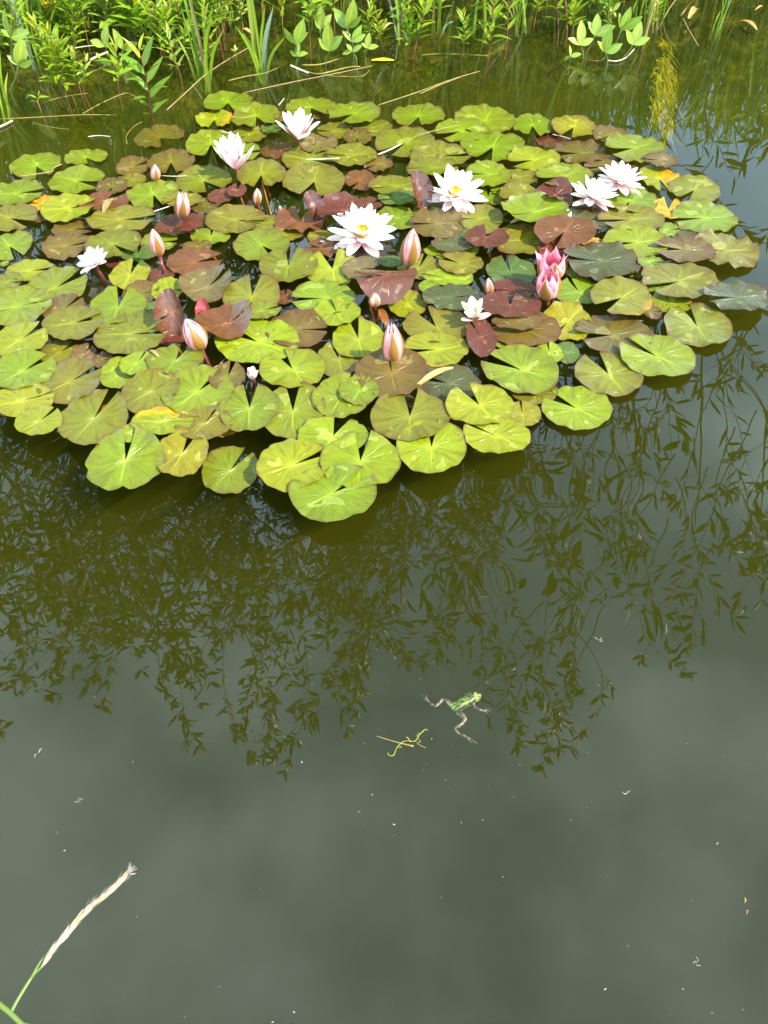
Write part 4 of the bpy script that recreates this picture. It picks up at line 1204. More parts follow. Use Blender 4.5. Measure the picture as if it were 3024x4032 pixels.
def put_leaf(name, me, parent, p, d, n, L, col, wscale=1.0):
    o = put(name, me, parent)
    m = frame(d, n).to_4x4() @ Matrix.Diagonal((L * wscale, L, L, 1))
    m.translation = p
    o.matrix_local = m
    o.color = (*col, 1)
    return o

GREEN_A = (0.185, 0.29, 0.014)
GREEN_B = (0.25, 0.345, 0.045)
GREEN_C = (0.14, 0.245, 0.015)
YELLOWG = (0.29, 0.35, 0.016)

def vary(c, r, a=0.16):
    k = r.uniform(1 - a, 1 + a)
    return (c[0] * k * r.uniform(0.88, 1.15), c[1] * k, c[2] * k)

def stalk(cr, bx, by, tx, ty, label, L=0.056, n=10, col=GREEN_A, stem='stem', group='leafy stalks growing along the far bank', seed=0, above=0.0, first=0.3, lean=0.0, flower_top=False, rad=0.0022, name='leafy_stalk'):
    r = random.Random(seed * 17 + 5)
    b = on_plane(*nat(cr, bx, by), 0.0)
    t = at_y(*nat(cr, tx, ty), b.y + lean)
    t = t + (t - b).normalized() * above
    root = empty(name, b)
    tag(root, label, 'plant', group)
    ax = t - b; hgt = ax.length
    bend = Vector((r.uniform(-0.012, 0.012), r.uniform(-0.012, 0.012), 0))
    pts = spline([Vector((r.uniform(-.008, .008), 0.01, -0.10)), Vector((0, 0, 0)), ax * 0.5 + bend, ax], 14)
    sb = MB(); sb.tube(pts, [rad * (1.05 - 0.55 * i / 13) for i in range(14)], 5)
    sb.build('stem', M[stem], root)
    az = r.uniform(0, 6.28)
    n = int(n * 1.3); L = L * 1.12
    for i in range(n):
        f = first + (1 - first) * i / max(1, n - 1)
        q = 3 + f * 10; k = min(12, int(q)); p = pts[k].lerp(pts[k + 1], q - k)
        up = (pts[k + 1] - pts[k]).normalized()
        az += math.pi / 2 + r.gauss(0, 0.25)
        young = max(0.0, (f - 0.75) / 0.25)
        for sgn in (0, math.pi):
            a = az + sgn + r.gauss(0, 0.15)
            e = R(24 + 22 * f + 26 * young + r.gauss(0, 9))
            h = Vector((math.cos(a), math.sin(a), 0))
            d = h * math.cos(e) + up * math.sin(e)
            LL = L * r.uniform(0.75, 1.15) * (0.62 + 0.55 * math.sin(math.pi * min(1, f * 0.9))) * (1 - 0.35 * young)
            put_leaf('leaf', LANCE[r.randint(0, 2)], root, p + h * rad, d, up + h * -0.2, LL, vary(col if young < .5 else YELLOWG, r), r.uniform(0.85, 1.25))
    if flower_top:
        fb = MB()
        c = pts[-1]
        for i in range(46):
            d = Vector((r.gauss(0, 1), r.gauss(0, 1), r.gauss(0.3, 0.9))).normalized()
            p = c + d * r.uniform(0.004, 0.016); s = d.orthogonal().normalized() * 0.0035; w = d.cross(s)
            fb.grid([[p - s, p + w], [p - w + d * 0.003, p + s + d * 0.003]])
        fo = fb.build('flower_cluster', M['yellow_petal'], root)
    return root

def bogbean(cr, base, node, tips, label, col=GREEN_B, seed=0, lean=0.0):
    """A trefoil: one stalk, a node, three leaflets whose tips are given."""
    r = random.Random(seed * 29 + 3)
    b = on_plane(*nat(cr, *base), 0.0)
    nd = at_y(*nat(cr, *node), b.y + lean) - b
    root = empty('bogbean', b)
    tag(root, label, 'plant', 'bogbean trefoils at the water margin')
    sb = MB(); sb.tube(spline([(0.004, 0.004, -0.07), (0, 0, 0), nd * 0.5 + Vector((0.004, 0, 0)), nd], 9), [0.0032 - 0.00015 * i for i in range(9)], 6)
    sb.build('stem', M['stem_green'], root)
    for i, tp in enumerate(tips):
        off = r.uniform(-0.02, 0.012) if i else r.uniform(-0.004, 0.02)
        t = at_y(*nat(cr, *tp), b.y + nd.y + off) - b
        d = t - nd
        n = Vector((0.25 + r.gauss(0, 0.45), -0.75, 0.6 + r.gauss(0, 0.3)))
        put_leaf('leaflet', LEAFLET[r.randint(0, 2)], root, nd, d, n, d.length, vary(col, r, 0.1), r.uniform(0.9, 1.1))
    return root

def clump(cr, base, tips, label, w=0.006, col=GREEN_A, seed=0, name='grass_clump', cat='grass clump', group='clumps of grassy blades on the far bank', spread=0.025, above=0.15, rush=False):
    r = random.Random(seed * 41 + 9)
    b = on_plane(*nat(cr, *base), 0.0)
    root = empty(name, b)
    tag(root, label, cat, group)
    for i, tp in enumerate(tips):
        p0 = Vector((r.uniform(-spread, spread), r.uniform(-spread, spread), -0.06))
        yy = b.y + p0.y + r.uniform(-0.03, 0.05)
        t = at_y(*nat(cr, tp[0], tp[1]), yy) - b
        if tp[1] < 20: t = t + (t - p0).normalized() * above * r.uniform(0.6, 1.3)
        side = Vector((t.x - p0.x, 0, 0)) * 0.12
        pts = spline([p0, p0.lerp(t, 0.5) - side + Vector((0, 0, 0.02)), t], 9)
        c = tp[2] if len(tp) > 2 else col
        ww = (tp[3] if len(tp) > 3 else w) * r.uniform(0.85, 1.15)
        mb = MB()
        if rush:
            mb.tube(pts, [ww * (1 - 0.75 * (k / 8) ** 2) for k in range(9)], 6)
        else:
            face = Vector((r.uniform(-0.5, 0.5), -1, 0.3)).normalized()
            rows, uvs = [], []
            for k, p in enumerate(pts):
                tt = (pts[min(k + 1, 8)] - pts[max(k - 1, 0)]).normalized()
                s = tt.cross(face).normalized(); nn = s.cross(tt)
                wk = ww * (0.7 + 0.6 * (k / 8)) * max(0.03, 1 - (k / 8) ** 3)
                rows.append([p - s * wk + nn * wk * 0.4, p, p + s * wk + nn * wk * 0.4]); uvs.append([(0, k / 8), (0.5, k / 8), (1, k / 8)])
            mb.grid(rows, uvs)
        o = mb.build('blade', M['blade'], root)
        o.color = (*vary(c, r), 1)
    return root

ONES = 'first second third fourth fifth sixth seventh eighth ninth tenth eleventh twelfth thirteenth fourteenth fifteenth sixteenth seventeenth eighteenth nineteenth'.split()
def ordinal(n):
    if n < 20: return ONES[n - 1]
    t = n // 10 - 2
    return (('twentieth', 'thirtieth', 'fortieth', 'fiftieth', 'sixtieth', 'seventieth', 'eightieth')[t] if n % 10 == 0 else ('twenty', 'thirty', 'forty', 'fifty', 'sixty', 'seventy', 'eighty')[t] + '-' + ONES[n % 10 - 1])
BLUEG = (0.2, 0.27, 0.17)
PALE = (0.23, 0.29, 0.03)
STRAWC = (0.30, 0.24, 0.08)
def build_bank():
    # bogbean trefoils: crop, water base, node, leaflet tips
    bb = [('K', (692, 345), (685, 303), [(690, 168), (588, 262), (735, 282)], 'bogbean trefoil with a shadow striped leaf beside a grey twig, left'),
          ('K', (800, 372), (800, 322), [(738, 186), (895, 280), (830, 290)], 'bogbean trefoil with one dark and one pale leaf, right of the shadow striped one'),
          ('K', (72, 420), (72, 245), [(15, 60), (5, 190), (190, 210)], 'large bogbean at the left edge near the top, with broad leaves'),
          ('K', (70, 600), (118, 425), [(150, 255), (48, 360), (212, 400)], 'large rounded bogbean at the left edge, lower one of two'),
          ('K', (640, 540), (650, 385), [(630, 338), (728, 428), (700, 395)], 'bogbean on a long thin stalk left of the lone red sprig'),
          ('L', (445, 420), (440, 288), [(358, 182), (490, 132), (512, 210)], 'bogbean at left centre with spread pointed leaves'),
          ('L', (440, 425), (452, 365), [(455, 275), (395, 335), (510, 340)], 'small low bogbean under the left centre one'),
          ('L', (632, 395), (652, 330), [(650, 142), (745, 235), (588, 248)], 'bogbean with the tallest upright leaf, centre left'),
          ('L', (590, 330), (598, 190), [(605, 35), (560, 110), (672, 95)], 'bogbean behind the tall one, partly hidden by leafy stems'),
          ('L', (800, 360), (775, 185), [(690, 55), (828, 12), (870, 110)], 'biggest bogbean, bright broad leaves, centre top'),
          ('L', (815, 365), (805, 270), [(745, 195), (870, 165), (895, 225)], 'bogbean directly below the biggest one'),
          ('L', (835, 400), (808, 335), [(770, 285), (868, 295), (740, 350)], 'low small bogbean at the foot of the biggest one'),
          ('L', (890, 345), (905, 315), [(920, 212), (978, 298), (870, 278)], 'short bogbean right of the biggest group'),
          ('M', (672, 305), (658, 240), [(668, 108), (595, 200), (728, 205)], 'bogbean at right with a tall half-shaded leaf'),
          ('M', (690, 285), (736, 188), [(752, 72), (702, 112), (845, 138)], 'bogbean at right with a two-toned leaf'),
          ('M', (798, 335), (792, 280), [(812, 140), (748, 218), (884, 238)], 'bogbean nearest the water in the right group'),
          ('M', (812, 290), (876, 158), [(928, 36), (865, 68), (990, 92)], 'highest bogbean in the right group'),
          ('M', (880, 320), (937, 236), [(985, 115), (912, 165), (1030, 202)], 'rightmost bogbean on a slanting stalk'),
          ('M', (602, 325), (604, 300), [(600, 240), (665, 288), (566, 320)], 'little bogbean at the left foot of the right group'),
          ('M', (800, 130), (830, 60), [(875, 8), (760, 20), (850, 90)], 'dim bogbean behind the right group'),
          ('L', (40, 345), (42, 330), [(42, 290), (12, 320), (60, 310)], 'tiny bogbean shoot right of the left grass clump')]
    for i, (c, b, n, tips, lab) in enumerate(bb):
        bogbean(c, b, n, tips, lab, seed=i, col=GREEN_B)
    st = [('K', 990, 742, 908, 330, 'lone red-stemmed sprig in front of the left bank', dict(n=7, stem='stem_red', L=.075, first=.12, col=(0.12, 0.2, 0.015), lean=-.05)),
          ('K', 772, 572, 748, 305, 'pink-stemmed sprig left of the lone red one', dict(n=6, stem='stem_red', L=.06, first=.3)),
          ('K', 1180, 500, 1095, 175, 'leafy stalk with blue-green tips beside the middle grass clump', dict(n=8, L=.05, col=GREEN_B)),
          ('K', 430, 622, 300, 175, 'leaning leafy stalk, front of the left thicket', dict(n=11)),
          ('K', 530, 606, 470, 330, 'short pinkish stalk at the right end of the left thicket', dict(n=8, stem='stem_red', L=.045)),
          ('K', 462, 600, 375, 250, 'leafy stalk second from the right in the left thicket', dict(n=11)),
          ('K', 546, 592, 565, 380, 'stalk with small round-tipped leaves right of the left thicket', dict(n=6, L=.035, col=GREEN_B)),
          ('K', 322, 575, 225, 140, 'brown-stemmed stalk leaning left in the left thicket', dict(n=8, first=.5, rad=.004)),
          ('K', 405, 615, 345, 300, 'bushy yellowish stalk in the middle of the left thicket', dict(n=12, col=YELLOWG)),
          ('K', 490, 352, 450, 0, 'stalk with drooping leaves behind the left thicket', dict(n=9, above=.1)),
          ('K', 868, 262, 880, 30, 'leafy stalk with bright whorls, top left centre', dict(n=8, above=.05)),
          ('K', 582, 312, 535, 0, 'bare-footed stalk left of the shadow striped bogbean', dict(n=8, first=.5, above=.14)),
          ('K', 1052, 302, 965, 0, 'slanting red-brown stalk left of the upright blades', dict(n=4, first=.75, above=.2, rad=.003)),
          ('K', 385, 300, 300, 28, 'stalk topped by a yellow flower cluster at the top left', dict(n=7, flower_top=True)),
          ('K', 430, 290, 358, 8, 'stalk topped by a second yellow flower cluster further right', dict(n=7, flower_top=True)),
          ('K', 255, 690, 250, 618, 'tiny leafy shoot out in the water at left', dict(n=3, L=.03)),
          ('K', 1352, 470, 1335, 40, 'leafy stalk inside the middle grass clump', dict(n=10, L=.045)),
          ('L', 536, 332, 540, 0, 'red-brown leafy stalk between two bogbeans, left centre', dict(n=9, first=.45, above=.1)),
          ('L', 1166, 332, 1185, 60, 'bushy stalk at centre with a slate blue blade behind', dict(n=11, L=.05)),
          ('L', 1214, 342, 1290, 5, 'red stalk leaning right at centre', dict(n=9, stem='stem_red', L=.06, above=.06)),
          ('L', 1525, 362, 1535, 85, 'dainty open stalk standing alone right of centre', dict(n=7, L=.045, first=.4)),
          ('L', 962, 285, 960, 65, 'thin yellow-green stalk right of the biggest bogbean', dict(n=8, L=.03, col=YELLOWG)),
          ('L', 1006, 300, 1012, 165, 'short thin stalk with few leaves, centre', dict(n=4, L=.035)),
          ('L', 932, 285, 930, 30, 'narrow-leaved stalk just behind the thin yellow-green one', dict(n=9, L=.04)),
          ('L', 690, 165, 680, 0, 'stalk rising behind the biggest bogbean', dict(n=6, above=.15)),
          ('M', 168, 302, 205, 10, 'red stalk with drooping lower leaves at centre right', dict(n=10, stem='stem_red', L=.055, above=.03)),
          ('M', 265, 232, 280, 0, 'thin red stalk right of the drooping-leaved one', dict(n=6, stem='stem_red', L=.045, above=.1)),
          ('M', 540, 182, 540, 0, 'red stalk left of the right bogbean group', dict(n=6, stem='stem_red', L=.05, above=.15)),
          ('M', 585, 182, 572, 0, 'stout brown stalk left of the right bogbean group', dict(n=6, L=.05, above=.15, rad=.004)),
          ('M', 616, 175, 625, 30, 'leafy stalk rising just above the right bogbean group', dict(n=9, L=.055)),
          ('M', 1068, 150, 1075, 10, 'small-leaved stalk right of the thick green rush', dict(n=8, L=.035))]
    for i, (c, bx, by, tx, ty, lab, kw) in enumerate(st):
        stalk(c, bx, by, tx, ty, lab, seed=i, **kw)
    # the crowded row behind, which runs out of the top of the picture
    r = random.Random(77)
    row = []
    for i in range(84):
        u = r.choice((r.uniform(-80, 800), r.uniform(-80, 900), r.uniform(-80, 1500), r.uniform(-80, 1500), r.uniform(1500, 2600)))
        row.append((u, r.uniform(30, 200) if u < 900 else r.uniform(-50, 110)))
    row.sort()
    for i, (u, v) in enumerate(row):
        stalk('N', u, v, u + r.uniform(-40, 40), v - r.uniform(150, 330), 'green leafy stalk, %s from the left in the crowded back row' % ordinal(i + 1), n=r.randint(8, 12), seed=200 + i, L=r.uniform(.045, .07),
              stem=r.choice(('stem', 'stem', 'stem_red', 'stem_green')), col=r.choice((GREEN_A, GREEN_A, GREEN_C, GREEN_B)), first=r.uniform(.2, .45), group='crowded row of leafy stalks behind the margin', lean=r.uniform(-.03, .05))
    clump('K', (200, 345), [(60, -40, BLUEG, .009), (40, -20, BLUEG, .005), (165, 0), (120, 0), (190, 0, PALE)], 'broad blue-green blade with narrow ones beside it at the left', seed=1, w=.005)
    clump('K', (40, 680), [(-15, 380), (-60, 300), (0, 330), (50, 470, PALE)], 'thin blades cut by the left picture edge, low in the water', seed=2, w=.0045)
    clump('K', (1100, 215), [(1030, 0), (1060, -10), (1100, 0, PALE), (1125, 0, STRAWC), (1010, 20)], 'upright light green blades left of the middle grass clump', seed=3, w=.009)
    clump('K', (1330, 468), [(1200, 0), (1235, 0, STRAWC), (1255, 0), (1180, 40), (1440, 265), (1465, 178), (1150, 235), (1215, 120, STRAWC), (1390, 20), (1275, 150, (0.3, 0.26, 0.2)), (1340, 0, PALE)],
          'middle grass clump of mixed green and straw blades', seed=4, w=.0055, spread=.035)
    clump('K', (1420, 250), [(1390, 0, STRAWC), (1430, 0, STRAWC), (1410, 0, (0.16, 0.08, 0.03))], 'brown dry stems right of the middle grass clump', seed=5, w=.004)
    clump('L', (215, 435), [(128, -10, PALE, .008), (150, 0), (292, 45, BLUEG, .009), (370, 238, GREEN_A, .006), (45, 165), (240, 20), (85, 200)], 'iris-like clump of long blades left of the low bogbean', seed=6, w=.006, spread=.02)
    clump('L', (1150, 200), [(1010, 0, BLUEG), (1085, 0), (1120, 0), (1155, 0), (1040, 10, BLUEG)], 'slender blades behind the bushy centre stalk', seed=7, w=.005)
    clump('L', (1360, 150), [(1350, 0), (1365, 0), (1400, 0), (1470, 140, BLUEG)], 'few thin dark blades right of centre at the top', seed=8, w=.005)
    row = sorted((r.uniform(-90, 820), r.uniform(60, 250)) for _ in range(24))
    for i, (u, v) in enumerate(row):
        stalk('N', u, v, u + r.uniform(-50, 50), v - r.uniform(130, 260), 'short bushy stalk, %s from the left in the dense left thicket' % ordinal(i + 1), n=r.randint(8, 11), seed=400 + i, L=r.uniform(.04, .06),
              stem=r.choice(('stem', 'stem_red', 'stem_green')), col=r.choice((GREEN_A, YELLOWG, GREEN_A, GREEN_B)), first=r.uniform(.15, .4), group='dense thicket of short stalks at the left')
    r = random.Random(31)
    tuft = sorted((r.choice((r.uniform(-60, 950), r.uniform(-60, 2600))), r.random()) for _ in range(26))
    for i, (u, q) in enumerate(tuft):
        v = 40 + 150 * q if u < 900 else -30 + 130 * q
        tips = [(u + r.gauss(0, 55), v - r.uniform(120, 330), r.choice((GREEN_A, GREEN_A, PALE, GREEN_C, STRAWC))) for _ in range(r.randint(4, 8))]
        clump('N', (u, v), tips, 'thin grass tuft, %s from the left among the back row stalks' % ordinal(i + 1), seed=300 + i, w=.0034, spread=.03, above=.06, name='grass_tuft', cat='grass tuft', group='thin grass tufts between the back stalks')
    clump('L', (1640, 170), [(1635, 0), (1655, 0)], 'thick dark green stem pair right of the dainty stalk', seed=9, w=.007, rush=True, col=GREEN_C, name='rush', cat='rush', group='rushes standing in the shallows')
    clump('M', (715, 120), [(650, 0), (668, 0), (690, 0), (722, 0), (742, 0), (765, 0)], 'upright rushes behind the right bogbean group', seed=10, w=.0042, rush=True, col=(0.07, .14, .012), name='rush', cat='rush', group='rushes standing in the shallows')
    clump('M', (1010, 195), [(1042, 0), (1030, 0), (1055, 0, STRAWC)], 'thick green rush right of the rightmost bogbean', seed=11, w=.006, rush=True, col=GREEN_A, name='rush', cat='rush', group='rushes standing in the shallows', spread=.008)
    clump('M', (1412, 155), [(1390, 0), (1440, 0), (1455, 0, BLUEG), (1480, 0), (1405, 60)], 'spray of thin rushes at the far right', seed=12, w=.0032, rush=True, col=GREEN_A, name='rush', cat='rush', group='rushes standing in the shallows', spread=.03)
    clump('M', (960, 60), [(950, 0), (985, 0), (1000, 0)], 'thin rushes above the highest bogbean', seed=13, w=.004, rush=True, col=GREEN_A, name='rush', cat='rush', group='rushes standing in the shallows')

def build_reeds():
    """Vegetation farther up the bank, known from its reflection: nobody could count it."""
    r = random.Random(5)
    mb = MB()
    for i in range(6500):
        x = r.uniform(-3.6, 3.4); y = 3.75 + r.random() ** 1.3 * 0.9
        hgt = r.uniform(0.5, 1.35) * (1 if x < 1.0 else 0.6)
        b = Vector((x, y, bed_z(x, y) - 0.02))
        lean = Vector((r.gauss(0, 0.16), r.gauss(-0.06, 0.12), 1)) * hgt
        drop = Vector((r.gauss(0, 0.06), r.gauss(-0.05, 0.05), -r.uniform(0, 0.08)))
        p = [b, b + lean * 0.45, b + lean * 0.8, b + lean + drop]
        face = Vector((r.uniform(-1, 1), -1, 0.2)); w = r.uniform(0.003, 0.008)
        s = lean.cross(face).normalized() * w
        if r.random() < 0.55:                                          # leafy shoots between the blades
            q = b.lerp(b + lean, r.uniform(0.35, 1.0)); d = Vector((r.gauss(0, 1), r.gauss(-0.3, 0.8), r.uniform(0.2, 1.2))).normalized() * r.uniform(0.04, 0.09)
            s2 = d.cross(face).normalized() * r.uniform(0.006, 0.011)
            mb.grid([[q, q], [q + d * 0.4 - s2, q + d * 0.4 + s2], [q + d, q + d]])
        mb.grid([[p[0] - s * .7, p[0] + s * .7], [p[1] - s, p[1] + s], [p[2] - s * .8, p[2] + s * .8], [p[3], p[3]]])
    o = mb.build('reed_bed', M['blade'])
    o.color = (0.2, 0.31, 0.022, 1)
    tag(o, 'dense green reeds and shoots up the far bank, mirrored in the water', 'reeds', None, 'stuff')
build_bank()
build_reeds()

# ------------------------------------------------------------------ frog
def frog_material():
    t = NT('frog_skin')
    at = t.add('ShaderNodeAttribute', attribute_name='zone')
    sx = t.add('ShaderNodeSeparateColor'); t.link(at.outputs['Color'], sx.inputs[0])
    limb, stripe, pale = sx.outputs[0], sx.outputs[1], sx.outputs[2]
    tcn = t.add('ShaderNodeTexCoord')
    n = t.noise(tcn.outputs['Object'], 260, 3, 0.5)
    n2 = t.noise(tcn.outputs['Object'], 420, 3, 0.6)
    vor = t.add('ShaderNodeTexVoronoi'); t.link(tcn.outputs['Object'], vor.inputs['Vector']); vor.inputs['Scale'].default_value = 190
    spot = t.step(t.math('ADD', vor.outputs['Distance'], t.math('MULTIPLY', t.math('SUBTRACT', n, 0.5), 0.55)), 0.66, 0.52)
    body = t.mix(t.step(n2, 0.4, 0.6), (0.034, 0.052, 0.007), (0.066, 0.088, 0.012))
    leg = t.mix(t.step(n2, 0.4, 0.6), (0.09, 0.07, 0.024), (0.145, 0.115, 0.04))
    c = t.mix(limb, body, leg)
    c = t.mix(t.math('MULTIPLY', spot, 0.93), c, t.mix(limb, (0.008, 0.014, 0.004), (0.03, 0.02, 0.008)))
    c = t.mix(pale, c, (0.35, 0.37, 0.18))
    c = t.mix(stripe, c, (0.16, 0.235, 0.025))
    t.link(c, t.b.inputs['Base Color'])
    t.b.inputs['Roughness'].default_value = 0.42
    t.link(t.bump(n2, 0.5, 0.0009), t.b.inputs['Normal'])
    return t.m

def build_frog():
    Z = 0.0
    def q(x, y, z): return on_plane(*nat('Q', x, y), z)
    org = q(1160, 455, 0.0)
    SINK = Vector((0, 0, -0.0040))
    verts, rad, edges = [], [], []
    def add(p, r_, link=None):
        verts.append(p - org + SINK); rad.append(r_ * (1.22 if 0.0012 < r_ < 0.0055 else 1.0))
        if link is not None: edges.append((link, len(verts) - 1))
        return len(verts) - 1
    hips = add(q(1092, 500, 0.000), 0.0072)
    vent = add(q(1052, 526, -0.001), 0.0045, hips)
    mid = add(q(1162, 452, 0.002), 0.0092, hips)
    sh = add(q(1236, 416, 0.004), 0.0100, mid)
    neck = add(q(1290, 396, 0.0055), 0.0090, sh)
    head = add(q(1336, 382, 0.006), 0.0066, neck)
    snout = add(q(1376, 366, 0.0055), 0.0028, head)
    def chain(start, pts):
        k = start
        for (x, y, z, r_) in pts: k = add(q(x, y, z), r_, k)
        return k
    k = chain(hips, [(1095, 552, 0.0005, 0.0046), (1150, 585, 0.002, 0.0050), (1200, 636, 0.002, 0.0036), (1140, 690, 0.0018, 0.0036), (1075, 738, 0.001, 0.0023), (1130, 790, 0.001, 0.0018), (1200, 815, 0.0008, 0.0016)])
    chain(k, [(1260, 855, 0.0008, 0.0010), (1325, 892, 0.0008, 0.0005)])
    chain(k, [(1250, 838, 0.0008, 0.0008), (1300, 862, 0.0006, 0.0004)])
    chain(k, [(1240, 862, 0.0008, 0.0008), (1272, 895, 0.0004, 0.0004)])
    k = chain(hips, [(1040, 492, 0.0, 0.0044), (1005, 440, 0.0015, 0.0050), (960, 412, 0.0015, 0.0032), (915, 450, 0.0012, 0.0031), (872, 488, 0.001, 0.0022), (830, 470, 0.0008, 0.0017), (795, 440, 0.0006, 0.0014)])
    chain(k, [(760, 400, 0.0004, 0.0009), (722, 364, 0.0004, 0.0004)])
    chain(k, [(770, 425, 0.0002, 0.0008), (738, 418, 0.0, 0.0004)])
    chain(k, [(775, 392, 0.0002, 0.0008), (768, 362, 0.0, 0.0004)])
    k = chain(sh, [(1276, 458, 0.001, 0.0034), (1300, 500, 0.001, 0.0024), (1345, 525, 0.0012, 0.0020), (1398, 538, 0.0012, 0.0018)])
    chain(k, [(1440, 528, 0.001, 0.0008), (1484, 526, 0.001, 0.0005)])
    chain(k, [(1440, 540, 0.001, 0.0008), (1476, 552, 0.0008, 0.0005)])
    chain(k, [(1425, 552, 0.001, 0.0008), (1445, 572, 0.0006, 0.0005)])
    chain(k, [(1415, 524, 0.001, 0.0008), (1430, 506, 0.0006, 0.0005)])
    k = chain(sh, [(1206, 385, -0.001, 0.0030), (1185, 362, -0.001, 0.0020), (1215, 345, -0.001, 0.0016)])
    chain(k, [(1240, 338, -0.001, 0.0006), (1260, 330, -0.001, 0.0004)])
    chain(k, [(1230, 352, -0.001, 0.0006), (1252, 352, -0.001, 0.0004)])
    me = bpy.data.meshes.new('frog_body')
    bm = bmesh.new()
    sk = bm.verts.layers.skin.verify()
    bv = [bm.verts.new(v) for v in verts]
    for v, r_ in zip(bv, rad): v[sk].radius = (r_, r_)
    bv[hips][sk].use_root = True
    for a, b in edges: bm.edges.new((bv[a], bv[b]))
    bm.to_mesh(me); bm.free()
    tmp = bpy.data.objects.new('frog_tmp', me); COL.objects.link(tmp)
    sm = tmp.modifiers.new('skin', 'SKIN'); sm.use_smooth_shade = True
    sb = tmp.modifiers.new('sub', 'SUBSURF'); sb.levels = 2; sb.render_levels = 2
    dg = bpy.context.evaluated_depsgraph_get()
    body = bpy.data.meshes.new_from_object(tmp.evaluated_get(dg))
    bpy.data.objects.remove(tmp)
    spine = [verts[i] for i in (vent, hips, mid, sh, neck, head, snout)]
    srad = [rad[i] for i in (vent, hips, mid, sh, neck, head, snout)]
    axis = (verts[snout] - verts[vent]); axis.z = 0; axis.normalize()
    side = Vector((-axis.y, axis.x, 0))
    ca = body.color_attributes.new('zone', 'FLOAT_COLOR', 'POINT')
    for v in body.vertices:
        best = 9; off = 0
        for a, b in zip(spine, spine[1:]):
            d = b - a; t = max(0, min(1, (v.co - a).dot(d) / d.dot(d))); c = a + d * t
            if (v.co - c).length < best: best = (v.co - c).length; off = (v.co - c).dot(side); up = v.co.z - c.z
        limb = 1.0 if best > 0.0112 else max(0, (best - 0.009) / 0.0022)
        s = max(0, 1 - abs(off) / 0.0010) if up > 0 and limb < .5 else 0
        e = max(0, 1 - abs(abs(off) - 0.0052) / 0.0011) * 0.8 if up > 0 and limb < .5 else 0
        pale = 1.0 if up < -0.002 and limb < .5 else 0.0
        ca.data[v.index].color = (limb, min(1, s * 1.6 + e), pale, 1)
    body.materials.clear(); body.materials.append(frog_material())
    for p in body.polygons: p.use_smooth = True
    fr = put('frog', body)
    fr.location = org
    tag(fr, 'green frog with black spots floating stretched out on the water', 'frog')
    eye_m = plain('frog_eye', (0.20, 0.12, 0.015), 0.12, 0.2, 300); pup = plain('pupil', (0.004, 0.004, 0.004), 0.08, 0.0, 10)
    for (x, y) in ((1302, 350), (1318, 424)):
        p = q(x, y, 0.0115) - org + SINK
        bmm = bmesh.new(); bmesh.ops.create_uvsphere(bmm, u_segments=14, v_segments=10, radius=0.0029)
        m2 = bpy.data.meshes.new('eye'); bmm.to_mesh(m2); bmm.free()
        for f in m2.polygons: f.use_smooth = True
        m2.materials.append(eye_m)
        e = put('eye', m2, fr); e.location = p
        out = (p - (verts[neck].lerp(verts[head], 0.4))); out.z = 0.002; out.normalize()
        bmm = bmesh.new(); bmesh.ops.create_uvsphere(bmm, u_segments=10, v_segments=8, radius=0.0014)
        m3 = bpy.data.meshes.new('pupil'); bmm.to_mesh(m3); bmm.free(); m3.materials.append(pup)
        for f in m3.polygons: f.use_smooth = True
        pp = put('pupil', m3, e); pp.location = out * 0.0019; pp.scale = (1, 1, 0.8)
build_frog()

